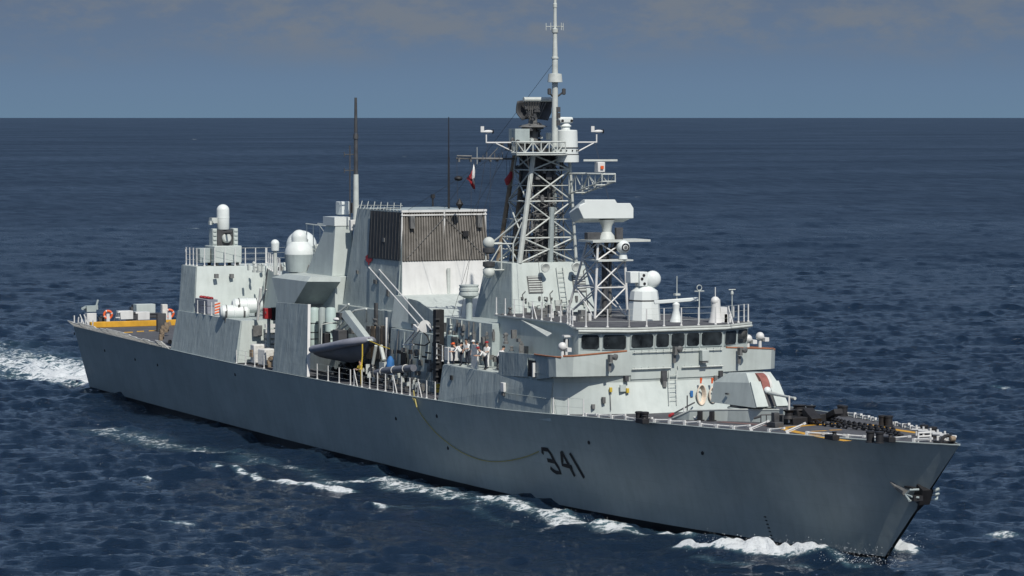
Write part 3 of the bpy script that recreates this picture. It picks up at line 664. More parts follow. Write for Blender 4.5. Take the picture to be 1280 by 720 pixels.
MB().box((87.7, 1.9, 22.26), (.16, 2.3, .13), rz=R(-25)).build('radar_arm', 'lattice', nr)
MB().box((87.95, 1.9, 21.78), (.06, .22, .22)).build('radar_cap', 'orange', nr)
# long range search radar (dark open reflector, top feed)
sr = MB().tube((82.4, -.6, 23.3), (82.4, -.6, 25.1), .38, .3, 12).build('search_radar', 'sooty', mast)
clutter('radar_machinery', 'dark', 20, lambda i: ((82.4 + random.uniform(-.7, .7), -.6 + random.uniform(-.9, .7), random.uniform(23.4, 24.6)), (random.uniform(.15, .45), random.uniform(.15, .45), random.uniform(.2, .6))), sr)
MB().lathe((82.4, -.6, 24.45), [(.3, 0), (1.05, .05), (.95, .14), (.3, .3)], 14).build('radar_skirt', 'sooty', sr)
mb = MB(); pts = []
NU, NV = 16, 7; c0 = V((82.4, -.6, 25.72))
for j in range(NV + 1):
    v_ = -1 + 2 * j / NV
    for i in range(NU + 1):
        u_ = -1 + 2 * i / NU; hw = 1.32 * (1 - .35 * max(0, -v_ - .2)); 
        pts.append(c0 + V((-.35 + .55 * u_ * u_ + .2 * v_ * v_, u_ * hw, v_ * .62 - .1 * u_ * u_)))
fs = [(j * (NU + 1) + i, j * (NU + 1) + i + 1, (j + 1) * (NU + 1) + i + 1, (j + 1) * (NU + 1) + i) for j in range(NV) for i in range(NU)]
mb.add(pts, fs); o = mb.build('radar_reflector', 'dark', sr); so_ = o.modifiers.new('thick', 'SOLIDIFY'); so_.thickness = .08
mb = MB().tube((82.9, -1.55, 26.4), (82.9, .75, 26.4), .16, n=10); mb.build('radar_feed', 'lattice', sr)
mb = MB()
for i in range(9):
    y = -.6 + (i - 4) * .22; mb.tube((82.5, -.6 + (i - 4) * .1, 25.1), (82.75, y, 26.3), .04, n=5)
clutter('radar_machinery', 'dark', 12, lambda i: ((82.6 + U_(-.2, .3), -.6 + U_(-.7, .7), U_(25.1, 26.0)), (.22, .22, .3)), sr)
mb.build('radar_strut', 'sooty', sr)
# pole mast
pm = MB().tube((84.6, 0, 22.7), (84.6, 0, 27.7), .23, .2, 14)
pole = pm.build('pole_mast', 'lattice', mast)
MB().lathe((84.6, 0, 27.55), [(.3, 0), (.52, .02), (.46, .58), (.2, .62)], 20).build('mast_collar', 'lattice', pole)
mb = MB(); prof = [(27.9, .21), (29.0, .2), (29.5, .18), (31.0, .14), (33.4, .1)]
for (z0, r0_), (z1, r1_) in zip(prof, prof[1:]): mb.tube((84.6, 0, z0), (84.6, 0, z1), r0_, r1_, 12)
mb.lathe((84.6, 0, 29.15), [(.2, 0), (.25, .02), (.25, .12), (.2, .14)], 14)
mb.lathe((84.6, 0, 30.85), [(.12, 0), (.22, .1), (.25, .35), (.12, .4)], 14); mb.lathe((84.6, 0, 32.6), [(.1, 0), (.14, .05), (.14, .3), (.1, .35)], 12)
mb.build('upper_pole', 'lattice', pole)
mb = MB()
for i in range(5):
    a = i * 2 * math.pi / 5 + .3; p = V((84.6 + .62 * math.cos(a), .62 * math.sin(a), 31.35)); mb.tube((84.6, 0, 31.35), p, .03, n=5); mb.tube(p - V((0, 0, .25)), p + V((0, 0, .25)), .025, n=5)
mb.build('dipole_ring', 'lattice', pole)
mb = MB()
for sg in (-1, 1): mb.tube((84.6, sg * .2, 26.6), (84.8, sg * .55, 26.9), .06, n=6); mb.lathe((84.85, sg * .55, 26.7), [(.05, 0), (.14, .05), (.14, .4), (.05, .45)], 8)
mb.build('mast_lamp', 'dark', pole)
for z in (24.8, 25.3, 25.7): MB().box((84.85, .12, z), (.2, .25, .35)).build('mast_box', 'dark', pole)
MB().tube((78.9, -3.2, 21.9), (78.9, -3.2, 23.1), .02, n=5).build('whip_aerial', 'lattice', mast)

# ------------------------------------------------------------------ director mast forward, with the slab radar
mm = MB()
LB = [(93.0, -1.25, 11.9), (93.0, 1.2, 11.9), (88.9, 1.2, 11.9), (88.9, -1.25, 11.9)]
LT = [(92.9, -.98, 16.95), (92.9, .98, 16.95), (91.3, .95, 16.95), (91.3, -.95, 16.95)]
truss(mm, LB, LT, [0, .4, .76, 1], .085, .05)
dm = mm.build('director_mast', 'white', ship)
mb = MB().box((92.2, .6, 17.0), (2.2, 4.3, .14)); mb.box((92.5, .1, 15.72), (1.8, 2.6, .1)); mb.build('director_platform', 'lattice', dm)
mb = MB()
clutter('director_machinery', 'dark', 18, lambda i: ((U_(91.3, 92.6), U_(-.8, .9), U_(15.8, 16.9)), (U_(.15, .4), U_(.15, .4), U_(.2, .6))), dm)
MB().tube((92, 0, 11.8), (92, 0, 15.7), .22).build('cable_trunk', 'dark', dm); MB().tube((91.8, .5, 11.8), (92, .4, 15.7), .12).build('cable_trunk', 'sooty', dm)
mb = MB().lathe((92.0, .15, 17.08), [(.55, 0), (.5, .25), (.3, .5), (.35, .9), (.6, 1.3)], 18)
rad = mb.build('slab_radar', 'lattice', dm)
MB().box((91.8, -.8, 17.3), (.5, 1.0, .5)).build('radar_motor', 'dark', rad, bevel=.03); MB().box((92.2, .95, 17.45), (.3, .5, .8)).build('radar_motor', 'dark', rad, bevel=.03)
xf = 92.5
fp = [(725.5, 256), (731, 254), (731, 249.5), (769, 249.5), (771.5, 254), (788, 254), (792, 260), (792, 273), (729.5, 273.5), (723.5, 260)]
Fp = [P(a, b, x=xf) for a, b in fp]; ce = sum(Fp, V()) / len(Fp)
Bk = []
for p in Fp:
    q = ce + (p - ce) * V((1, 1.0, .85)); Bk.append(V((xf - 1.3, q.y - .1, q.z - .42)))
mb = MB(); n_ = len(Fp)
mid = [V((xf - .3, p.y, p.z)) for p in Fp]
mb.loft([Fp[::-1], mid[::-1], Bk[::-1]]); mb.build('radar_slab', 'radome', rad, bevel=.03)
tv = MB().lathe((93.2, .75, 15.8), [(.3, 0), (.2, .5)], 14).build('optical_director', 'radome', dm)
MB().ball((93.2, .75, 16.6), .46, 16).build('director_ball', 'radome', tv); MB().lathe((93.55, .72, 16.6), [(0, 0), (.26, 0), (.26, .12), (.2, .12), (.18, .03), (0, .03)], 16, (1, -.1, 0)).build('lens', 'black', tv)
MB().lathe((93.58, .72, 16.6), [(.1, .0), (.12, .08), (0, .1)], 12, (1, -.1, 0)).build('lens_glint', 'sooty', tv)

# ------------------------------------------------------------------ fire control radar on the bridge roof
ped = MB().lathe((95.6, 1.05, 11.9), [(1.1, 0), (.98, 1.4), (.9, 1.9), (.55, 2.2), (.3, 2.25)], 10).build('fire_control_radar', 'radome', ship, sharp=30)
MB().lathe((95.6, 1.05, 13.15), [(1.0, 0), (1.02, .02), (1.01, .08), (.97, .09)], 10).build('pedestal_band', 'black', ped)
mb = MB().tube((95.6, 1.05, 13.95), (95.6, 1.05, 14.3), .22); mb.box((95.75, .75, 14.6), (.7, .6, .95)); mb.box((95.55, .25, 14.72), (.7, .75, .75)); mb.build('director_yoke', 'radome', ped, bevel=.04)
for y, z in ((.75, 14.85), (.62, 14.62), (.8, 14.3)): MB().lathe((96.08, y, z), [(0, 0), (.1, 0), (.1, .05), (0, .05)], 10, (1, 0, 0)).build('director_lens', 'black', ped)
MB().lathe((95.9, 1.5, 14.58), [(.3, -.3), (.54, -.05), (.56, .05), (.53, .14), (.42, .26), (.22, .34), (0, .37)], 24, (1, -.25, .02)).build('radar_dish', 'radome', ped)

# ------------------------------------------------------------------ bridge roof fittings
mb = MB().lathe((98.4, 1.9, 11.9), [(.42, 0), (.3, .35), (.2, .8), (.24, 1.15), (.12, 1.3)], 14); nav = mb.build('navigation_radar', 'radome', ship)
MB().box((98.4, 1.9, 13.28), (.25, 2.9, .24), rz=R(-22), rx=R(4)).build('radar_arm', 'radome', nav, bevel=.04)
mb = MB()
mb.lathe((100.1, 3.9, 11.9), [(.5, 0), (.4, .3), (.3, .9), (.28, 1.5)], 12); mb.ball((100.1, 3.85, 13.3), .3, 12); mb.box((100.2, 4.3, 12.4), (.5, .5, 1.0)); mb.box((100.2, 4.6, 12.1), (.5, .5, .7)); mb.tube((100.1, 3.85, 13.5), (100.1, 3.85, 14.2), .03)
mb.build('signal_lamp_cluster', 'white', ship)
def aerial(px, py0, py1, y, r=.03, name='whip_aerial', m='lattice', head=None):
    a = P(px, py0, y=y); b = P(px, py1, y=y); b = V((a.x, a.y, b.z))
    mb = MB().tube(a, b, r, r * .7, 6)
    if head == 'cross': mb.tube(b + V((0, -.35, -.1)), b + V((0, .35, -.1)), .03); mb.path([b + V((0, .18 * math.cos(t), .12 + .18 * math.sin(t))) for t in [i * math.pi / 5 for i in range(10)]], .025, 5, True)
    if head == 'bar': mb.tube(b + V((0, -.25, 0)), b + V((0, .25, 0)), .03); mb.lathe(b - V((0, 0, .35)), [(.03, 0), (.09, .05), (.09, .2), (.03, .25)], 8)
    if head == 'spool':
        for dz in (-1.6, -1.2): mb.box(b + V((0, 0, dz)), (.3, .35, .12))
    return mb.build(name, m, ship)
aerial(846, 405, 345, 2.0, .035, head='spool'); aerial(874, 404, 362, 3.0, .045, head='cross'); aerial(915, 403, 362, 4.9, .035, head='bar'); aerial(889, 403, 376, 3.9, .03); aerial(930, 405, 380, 5.9, .05, 'rail_post', 'white'); aerial(917, 403, 383, 5.2, .05, 'rail_post', 'white')
# ------------------------------------------------------------------ guard rails (stanchions are sub-parts)
st_me = None
def rail(pts, h=1.0, n_=5, wires=3, r=.035, m='white', brace=()):
    global st_me
    pts = [V(p) for p in pts]; mb = MB()
    for w_ in range(1, wires + 1):
        for a, b in zip(pts, pts[1:]):
            mb.tube(a + V((0, 0, h * w_ / wires)), b + V((0, 0, h * w_ / wires)), .009, n=4)
    o = mb.build('guard_rail', 'lattice', ship)
    L_ = [(b - a).length for a, b in zip(pts, pts[1:])]; tot = sum(L_)
    for i in range(n_):
        t = tot * i / max(1, n_ - 1); k_ = 0
        while k_ < len(L_) - 1 and t > L_[k_]: t -= L_[k_]; k_ += 1
        p = pts[k_].lerp(pts[k_ + 1], min(1, t / L_[k_]))
        if st_me is None:
            s = MB().tube((0, 0, 0), (0, 0, 1), .05, .042, 7).lathe((0, 0, 0), [(.09, 0), (.09, .05), (.04, .08)], 8).build('stanchion', m, o); st_me = s
        else:
            s = st_me.copy(); COL.objects.link(s); s.parent = o
        s.location = p; s.scale = (1, 1, h)
        if i in brace:
            q = V((.38, -.02, 0)); bo = MB().tube(p + V((0, 0, h * .9)), p + q * 1.8, .035, n=6).build('rail_brace', m, o)
    return o
rail([(28.2, -6.2, 12.86), (31.1, -6.2, 12.86), (32.3, -.7, 12.86)], 1.5, 11)
rail([(27.8, 6, 12.86), (27.8, -6.1, 12.86)], 1.3, 6)
rail([(33.5, -.9, 12.6), (44, -4.1, 12.6)], 1.4, 7)
rail([(86.0, -5.1, 11.9), (96.4, -5.05, 11.9), (99.8, -6.3, 11.9), (100.3, -6.2, 11.9), (101.9, -3.4, 11.9)], 1.15, 14, brace=(4,))
rail([(101.9, -3.4, 11.9), (101.9, 3.4, 11.9), (100.3, 6.2, 11.9)], 1.15, 9, brace=(6,))
zb = lambda x: ZD(x)
rail([(68.5, -8.1, zb(68)), (76, -8.1, zb(76)), (82.6, -8.1, zb(82.6))], 1.25, 11, brace=(0, 5, 8))
rail([(61.5, -8.1, zb(62)), (67.8, -8.1, zb(68))], 1.15, 4)
rail([(99.6, -7.6, 6.36), (103.2, -7.3, 6.5)], 1.1, 3, wires=2)
rail([(44.3, -7.9, 5.8), (52.2, -7.9, 5.8)], 1.05, 5)
rail([(33.6, -7.2, 9.13), (37, -7.25, 9.13)], 1.1, 3)
rail([(69.5, -3.9, 9.92), (77.8, -3.9, 9.92)], 1.1, 6)
rail([(78.9, -6.3, 8.43), (83.0, -7.3, 8.43)], 1.1, 3)

# ------------------------------------------------------------------ foredeck: gun platform, gun, breakwater fittings
MB().lathe((111.6, -.05, 6.7), [(1.55, 0), (1.5, .8), (1.3, .84), (0, .84)], 24).build('gun_base', 'side', ship)
for sg, pts in ((-1, [(108.6, -3.95), (109.9, -3.5), (111.9, -1.95), (115.4, .45)]), (1, [(115.4, .55), (112.2, 3.3), (110.4, 4.9), (109.2, 5.3)])):
    hs = [.08, .6, .72, .8] if sg < 0 else [.8, .7, .6, .08]
    mb = MB()
    for i in range(3):
        (x0, y0), (x1, y1) = pts[i], pts[i + 1]; z0, z1 = ZD(x0) - .03, ZD(x1) - .03
        q = [V((x0, y0, z0)), V((x1, y1, z1)), V((x1 + .12, y1 - .1 * -sg * 0, z1 + hs[i + 1])), V((x0 + .12, y0, z0 + hs[i]))]
        mb.prism(q, (-.09, .05 * -sg * 0, 0))
    bw_ = mb.build('breakwater', 'paint', ship)
    MB().path([(x + .1, y, ZD(x) + h - .02) for (x, y), h in zip(pts, hs)], .05, 6).build('breakwater_lip', 'lattice', bw_)
    mb = MB()
GX, GY, GZ = 111.6, -.05, 7.58
def turret():
    g = MB().lathe((GX, GY, GZ - .03), [(1.35, 0), (1.35, .1), (1.2, .14)], 24).build('deck_gun', 'dark', ship)
    A = lambda x, y, z: (GX + x, GY + y, GZ + z)
    mb = MB()
    base = [A(-2.4, -1.55, .1), A(2.35, -1.12, .1), A(2.35, 1.12, .1), A(-2.4, 1.55, .1)]
    wst = [A(-2.2, -1.45, 1.35), A(1.35, -.98, 1.55), A(1.35, .98, 1.55), A(-2.2, 1.45, 1.35)]
    top = [A(-1.2, -.95, 1.98), A(.75, -.85, 2.1), A(.75, .85, 2.1), A(-1.2, .95, 1.98)]
    mb.loft([base, wst, top]); mb.build('gun_shield', 'paint', g, sharp=20, bevel=.012)
    # proud front plates leave a slot for the barrel
    for s0, s1 in ((-.98, -.3), (.28, .98)):
        mb = MB().prism([A(2.38, s0 * 1.14, .12), A(2.38, s1 * (1.14 if abs(s1) > .5 else 1), .12), A(1.4, s1, 1.56), A(1.4, s0, 1.56)] if s0 < 0 else
                        [A(2.38, s0, .12), A(2.38, s1 * 1.14, .12), A(1.4, s1, 1.56), A(1.4, s0, 1.56)], (.12, 0, .06))
        mb.build('front_plate', 'paint', g)
    mb = MB(); prev = None; arc = []
    for i in range(10):
        t = i / 9; x = .72 + 1.05 * math.sin(t * math.pi / 2); z = 2.08 - 1.05 * (1 - math.cos(t * math.pi / 2)) ; arc.append((x, z))
    mb.loft([[A(x, -.27, z), A(x, .25, z), A(x - .25, .25, z - .2), A(x - .25, -.27, z - .2)] for x, z in arc]); mb.build('gun_shroud', 'maroon', g)
    mb = MB().loft([[A(x, .27, z), A(x + .05, .38, z + .06), A(x - .3, .38, z - .25), A(x - .3, .27, z - .25)] for x, z in arc]); mb.build('shroud_edge', 'canvas', g)
    mb = MB().prism([A(2.32, -.27, .15), A(2.32, .27, .15), A(1.75, .27, 1.0), A(1.75, -.27, 1.0)], (.05, 0, .03)); mb.build('gun_slot', 'dark', g)
    MB().ball(A(1.85, 0, 1.08), .24, 12).build('barrel_mount', 'radome', g)
    mb = MB().tube(A(1.7, 0, .98), A(3.1, 0, .92), .12, .1, 12); mb.tube(A(3.1, 0, .92), A(5.0, 0, .86), .085, .065, 12); mb.tube(A(4.85, 0, .86), A(5.1, 0, .855), .09, .09, 12)
    mb.build('gun_barrel', 'lattice', g)
    MB().box(A(-.6, -1.42, .75), (.25, .12, .1)).build('shield_hinge', 'dark', g)
turret()
MB().tube((116.6, -.4, 7.0), (116.6, -.4, 8.6), .06, .06, 8).build('deck_post', 'white', ship)
# dark fittings along the platform wall
for px in (884, 898):
    t_ = (px - 871) / 119; x = 109.9 + 5.5 * t_; y = -3.5 + 3.95 * t_; MB().box((x + .22, y - .12, ZD(x) + .3), (.22, .3, .55), rz=.6).build('breakwater_vent', 'black', ship); MB().box((x + .34, y - .2, ZD(x) + .02), (.4, .5, .06), rz=.6).build('vent_foot', 'black', ship)
mb = MB(); q = deck_at(962, 531)
for i in range(5): mb.tube(q + V((.1 * i, .32 * i - .6, 0)), q + V((.1 * i, .32 * i - .6, .62)), .035, n=5)
mb.tube(q + V((0, -.6, .62)), q + V((.4, .7, .62)), .04); mb.tube(q + V((-.3, -.9, .4)), q + V((0, -.6, .55)), .08); mb.build('hose_rack', 'dark', ship)
# deck stripes: brown strip by the platform, yellow lines round the anchor gear
def ribbon(name, pts, w, m, dz=.004, parent=ship):
    L, Q = [], []
    for i, p in enumerate(pts):
        d = (pts[min(i + 1, len(pts) - 1)] - pts[max(i - 1, 0)]); nrm = V((-d.y, d.x, 0)).normalized() * w / 2
        for q, T in ((p + nrm, L), (p - nrm, Q)): T.append((q.x, q.y, ZD(q.x) - .02 + dz + .008))
    n_ = len(pts); return MB().add(L + Q, [(n_ + i, n_ + i + 1, i + 1, i) for i in range(n_ - 1)]).build(name, m, parent)
def dpts(pl): 
    o = []
    for a, b in zip(pl, pl[1:]):
        A_, B_ = deck_at(*a), deck_at(*b); k_ = max(1, int((B_ - A_).length / 1.0)); o += [A_.lerp(B_, i / k_) for i in range(k_)]
    return o + [deck_at(*pl[-1])]
ribbon('deck_line', dpts([(977, 534.5), (1010, 531.5), (1048, 529), (1085, 530.5), (1120, 537), (1148, 541)]), .55, 'yellow')
ribbon('deck_line', dpts([(977, 535.5), (1004, 541.5), (1030, 546.5), (1060, 551)]), .55, 'yellow')
ribbon('deck_dash', dpts([(1014, 539), (1033, 538)]), .36, 'yellow'); ribbon('deck_dash', dpts([(1037, 537.5), (1052, 537)]), .36, 'yellow')
ribbon('deck_dash', dpts([(978, 535), (992, 540)]), .5, 'yellow', .008)
ribbon('deck_strip', dpts([(900, 527), (935, 529.5), (965, 532)]), .7, 'deckred')
# windlass, chain, bollards, fairleads
w1 = deck_at(994, 529)
mb = MB().box(w1 + V((0, 0, .22)), (2.0, 1.5, .44)); mb.box(w1 + V((.9, .6, .5)), (1.2, .7, .4), ry=R(28)); mb.lathe(w1 + V((.6, -.8, .35)), [(.4, 0), (.24, .2), (.24, .4), (.4, .55)], 14)
mb.box(w1 + V((-.2, .4, .6)), (.6, .6, .4)); mb.lathe(w1 + V((-.2, .4, .75)), [(.42, 0), (.36, .06), (.36, .25), (.46, .32), (.0, .36)], 14)
mb.build('windlass', 'black', ship, bevel=.03)
w2 = deck_at(1030, 525.5)
mb = MB().box(w2 + V((-.5, 0, .22)), (1.8, 1.1, .44)); mb.box(w2 + V((.7, .2, .42)), (1.4, .6, .34), ry=R(-20)); mb.lathe(w2 + V((-.9, -.4, .3)), [(.36, 0), (.22, .2), (.22, .4), (.36, .55)], 14)
mb.build('windlass', 'black', ship, bevel=.03)
mb = MB().box(deck_at(969, 533.5) + V((0, 0, .15)), (1.0, .6, .3)); mb.box(deck_at(969, 533.5) + V((0, 0, .5)), (.4, .35, .7)); mb.build('chain_stopper', 'dark', ship, bevel=.03)
def chain(name, pl, r=.13):
    pts = dpts(pl); mb = MB(); acc = 0; d0 = 0
    path = []
    for a, b in zip(pts, pts[1:]):
        k_ = max(1, int((b - a).length / .34))
        path += [(a.lerp(b, i / k_), (b - a).normalized()) for i in range(k_)]
    for i, (p, d) in enumerate(path):
        s = V((-d.y, d.x, 0)); u = s if i % 2 else V((0, 0, 1)); c_ = V((p.x, p.y, ZD(p.x) + .14)); ring = [c_ + d * .22 * math.cos(t) + u * .13 * math.sin(t) for t in [j * math.pi / 4 for j in range(8)]]
        mb.path(ring, .06, 5, True)
    return mb.build(name, 'black', ship)
chain('anchor_chain', [(985, 529), (1012, 530), (1040, 533.5), (1056, 535.5), (1075, 537), (1108, 541), (1128, 547)])
chain('anchor_chain', [(1040, 526.5), (1058, 531.5), (1088, 536), (1120, 541)])
bm = None
def bollard(a, b):
    global bm
    for px, py in (a, b):
        p = deck_at(px, py)
        if bm is None:
            bm = MB().lathe((0, 0, 0), [(.27, 0), (.27, .05), (.22, .07), (.22, .52), (.26, .54), (.26, .62), (.2, .65), (0, .65)], 16).build('bollard', 'black', ship); o = bm
        else: o = bm.copy(); COL.objects.link(o)
        o.location = p
for a, b in (((1103, 532.5), (1111, 533)), ((1155, 545), (1166, 547.5)), ((1088, 553), (1099.5, 554)), ((1055, 520), (1051, 519)), ((799, 527.5), (806, 528))): bollard(a, b)
for px, py in ((803, 529), (1110, 552), (1040, 549.5)):
    p = deck_at(px, py); mb = MB().box(p + V((0, 0, .14)), (.9, .45, .28)); mb.lathe(p + V((.25, 0, .28)), [(.16, 0), (.1, .1), (.16, .2), (0, .2)], 10); mb.build('fairlead', 'black', ship, bevel=.02)
# bow chock and jackstaff shackle at the stem head
p = V((132.9, 0, 7.2)); mb = MB()
mb.path([p + V((0, .42 * math.cos(t), .05 + .42 * math.sin(t))) for t in [i * math.pi / 8 for i in range(9)]], .1, 8); mb.box(p + V((-.4, 0, .06)), (.8, .8, .14)); mb.build('bow_chock', 'black', ship)
MB().lathe((133.1, .2, 7.5), [(0, -.17), (.15, -.14), (.15, .14), (0, .17)], 12, (0, 1, 0)).build('chock_roller', 'brown', ship)
# folded net frames along both edges of the foredeck
nf = None
def net_frame(p, rz, tilt):
    global nf
    if nf is None:
        mb = MB().box((0, 0, .11), (.16, .2, .24)); mb.tube((0, 0, .17), (1.15, .0, .2), .05, .045, 7); mb.box((1.1, 0, .2), (.16, .14, .12)); mb.tube((0.1, 0, .08), (.85, .05, .1), .025, n=5)
        nf = mb.build('net_frame', 'white', ship); o = nf
    else: o = nf.copy(); COL.objects.link(o)
    o.location = p; o.rotation_euler = (0, tilt, rz)
random.seed(3)
for i in range(20):
    x = 103.6 + i * 1.46; u = (x + .9) / 135; h_ = hp(u, 1); h2 = hp(u + .008, 1)
    a = math.atan2(-(h2.y - h_.y), h2.x - h_.x) if True else 0
    net_frame((h_.x, -h_.y + .18, h_.z), a + random.uniform(-.05, .3) + (.6 if i in (11, 13) else 0), random.uniform(-.12, .05) - (.35 if i in (11, 13) else 0))
for i in range(15):
    x = 112.5 + i * 1.36; u = (x + .9) / 135; h_ = hp(u, 1); h2 = hp(u + .008, 1); a = math.atan2(h2.y - h_.y, h2.x - h_.x)
    net_frame((h_.x, h_.y - .18, h_.z), a + random.uniform(-.3, .1), random.uniform(-.12, .05))
for i in range(5):
    x = 127.5 + i * 1.1; p = V((x, 1.2 - .25 * i, ZD(x))); mb = MB().tube(p + V((0, 0, .35)), p + V((1.1, .3, .4)), .07); mb.tube(p + V((0, .3, 0)), p + V((0, .3, .6)), .06); mb.build('folded_rail', 'white', ship)
mb = MB(); p = V((131.3, -.55, ZD(131)))
for dz in (.12, .32, .52): mb.tube(p + V((0, -.3, dz)), p + V((0, .5, dz)), .05)
for dy in (-.3, .5): mb.tube(p + V((0, dy, 0)), p + V((0, dy, .55)), .05)
mb.build('folded_rail', 'white', ship)
# red barrier pole with white support
a, b = deck_at(838, 521) + V((0, 0, .1)), deck_at(868, 514) + V((0, 0, .55))
mb = MB(); mb.tube(a, b, .05, .05, 7); mb.tube(a + (a - b).normalized() * .01, a.lerp(b, .12), .08, .08, 7); o = mb.build('deck_spar', 'dark', ship)
MB().tube(a + (a - b).normalized() * .15, a.lerp(b, .1), .1, .1, 8).build('spar_tip', 'red', o)
p = deck_at(855, 524); mb = MB().tube(p, p + V((0, 0, .75)), .05); mb.tube(p + V((0, 0, .5)), p + V((1.1, .3, .1)), .05); mb.build('davit_post', 'white', ship)
MB().tube(deck_at(859, 516), deck_at(859, 516) + V((0, 0, 1.1)), .04).build('deck_post', 'dark', ship)

# ------------------------------------------------------------------ fittings on the lower bridge front
def wallpt(px, py):      # point on the sloping front wall of the lower deckhouse
    x = 102.5
    for _ in range(20):
        p = P(px, py, x=x); t = min(1, max(0, (p.z - 5.9) / 2.5)); y = abs(p.y)
        plan0 = [(103.2, 2.2), (101.6, 5.4), (99.4, 7.72)]; plan1 = [(101.9, 3.2), (101.0, 5.9), (99.6, 7.6)]
        def xat(pl):
            if y <= pl[0][1]: return pl[0][0]
            for (x0, y0), (x1, y1) in zip(pl, pl[1:]):
                if y <= y1: return x0 + (x1 - x0) * (y - y0) / (y1 - y0)
            return pl[-1][0]
        x = xat(plan0) * (1 - t) + xat(plan1) * t
    return V((x, p.y, p.z))
ladder('ladder', wallpt(840, 506) + V((.12, 0, 0)), wallpt(840, 462) + V((.12, 0, 0)), (0, .28, 0), ship)
def fitting(name, px, py, d, m, off=.15): 
    p = wallpt(px, py); return MB().box(p + V((off, 0, 0)), d).build(name, m, ship, bevel=.02)
fitting('wall_bracket', 828, 470, (.35, .35, .7), 'dark'); fitting('wall_bracket', 829, 480, (.2, .25, .4), 'sooty')
fitting('wall_lamp', 781, 473, (.35, .25, .35), 'dark'); fitting('junction_box', 777, 485, (.15, .4, .45), 'paint'); fitting('junction_box', 783, 488, (.15, .18, .3), 'yellowgear')
fitting('junction_box', 762, 487, (.15, .18, .3), 'yellowgear'); MB().tube(wallpt(762, 489) + V((.06, 0, 0)), wallpt(763, 513) + V((.06, 0, 0)), .025, n=5).build('wall_pipe', 'sooty', ship)
fitting('wall_lamp', 753, 500, (.25, .2, .4), 'sooty'); fitting('wall_lamp', 740, 508, (.2, .2, .3), 'sooty'); fitting('wall_lamp', 899, 467, (.3, .25, .4), 'dark'); fitting('wall_lamp', 893, 473, (.2, .2, .4), 'sooty')
fitting('blue_valve', 863, 492, (.12, .18, .4), 'blue')
# lamps and boxes on the wing band
for px, py in ((761, 450), (842, 440), (923, 441)):
    p = P(px, py, x=102.1 if px != 842 else 102.15); mb = MB().box(p + V((.2, 0, .1)), (.35, .2, .5)); mb.lathe(p + V((.3, .2, .22)), [(0, 0), (.2, .02), (.2, .2), (0, .25)], 10, (1, .6, -.2)); mb.box(p + V((.1, 0, -.45)), (.12, .18, .5)); mb.build('flood_lamp', 'sooty', ship)
p = P(878, 444, x=102.1); mb = MB().box(p + V((.25, 0, 0)), (.4, .5, .7)); o = mb.build('signal_box', 'paint', ship, bevel=.03); MB().box(p + V((.22, 0, -.42)), (.36, .44, .1)).build('box_shelf', 'sooty', o)
for px, py, y in ((703, 440, -7.4), (935, 430, 6.3), (950, 427, 7.0)):
    p = P(px, py, y=y); mb = MB().tube(p - V((0, 0, .55)), p + V((0, 0, .1)), .12, .1, 10); mb.ball(p + V((0, 0, .35)), .28, 12); mb.box(p + V((.1, .3, .15)), (.6, .3, .25)); mb.build('pelorus', 'white', ship)
p = P(708, 427, y=-6.6); mb = MB().tube(p - V((0, 0, .9)), p + V((0, 0, .3)), .09); mb.box(p + V((0, .2, .35)), (.4, .9, .12)); mb.build('chart_table', 'white', ship)

# ------------------------------------------------------------------ amidships fittings
kp = MB().box((78.55, -6.0, 9.3), (.55, .62, 5.1)).build('black_post', 'black', ship, bevel=.03)  # tall black upright beside the intake house
for i in range(9): MB().box((78.9, -6.25, 7.2 + i * .5), (.15, .3, .1)).build('post_step', 'dark', kp)
wp = MB().tube((81.4, -5.0, 8.4), (81.4, -5.0, 12.75), .24, .24, 12).build('aerial_post', 'side', ship)
MB().lathe((81.4, -5.0, 12.75), [(.3, 0), (.62, .18), (.68, .2), (.68, .38), (.64, .4), (.64, .5), (.68, .52), (.68, .7), (.64, .72), (.64, .82), (.68, .84), (.68, .92), (0, .95)], 22).build('aerial_drum', 'paint', wp)
# boxes and gratings in the waist behind the crew
p = V((80.6, -5.9, 8.45)); MB().box(p + V((.2, 0, .45)), (1.1, .9, .9)).build('deck_locker', 'white', ship, bevel=.03)
c_ = MB().box(P(570, 427, y=-5.6), (1.0, .9, .9)).build('vent_box', 'green', ship, bevel=.02)
mb = MB()
for i in range(6): mb.box(P(564.5 + i * 1.35, 427.5, y=-6.08), (.06, .05, .75))
mb.build('vent_slat', 'dark', c_)
def wall_y(z): return -5.77 + .15 * (z - 8.4) / 2.9
def on_wall(i):
    z = U_(8.9, 11.0); return ((U_(79.6, 86), wall_y(z) - .05, z), (U_(.12, .4), U_(.1, .25), U_(.15, .6)))
clutter('wall_fitting', 'sooty', 22, on_wall)
for i in range(8):
    x = U_(79.6, 86); MB().tube((x, -5.82, 8.5), (x + U_(-.3, .3), -5.66, 11.25), .045, n=6).build('wall_pipe', random.choice(('sooty', 'lattice')), ship)
clutter('wall_fitting', 'lattice', 16, on_wall)
clutter('casing_fitting', 'dark', 18, lambda i: ((random.uniform(69.5, 78), random.uniform(-4.6, -3.6), 9.95 + random.uniform(.1, .6)), (random.uniform(.2, .6), random.uniform(.2, .5), random.uniform(.2, .8))), ship)
clutter('bridge_side_fitting', 'sooty', 14, lambda i: ((random.uniform(86, 92), random.uniform(-6.4, -5.4), random.uniform(8.9, 11)), (random.uniform(.15, .5), random.uniform(.15, .4), random.uniform(.2, .8))), ship)
clutter('roof_fitting', 'sooty', 16, lambda i: ((random.uniform(86.5, 97), random.uniform(-5.0, -1.6), 11.75 + random.uniform(.1, .5)), (random.uniform(.15, .5), random.uniform(.15, .5), random.uniform(.2, 1.0))), ship)
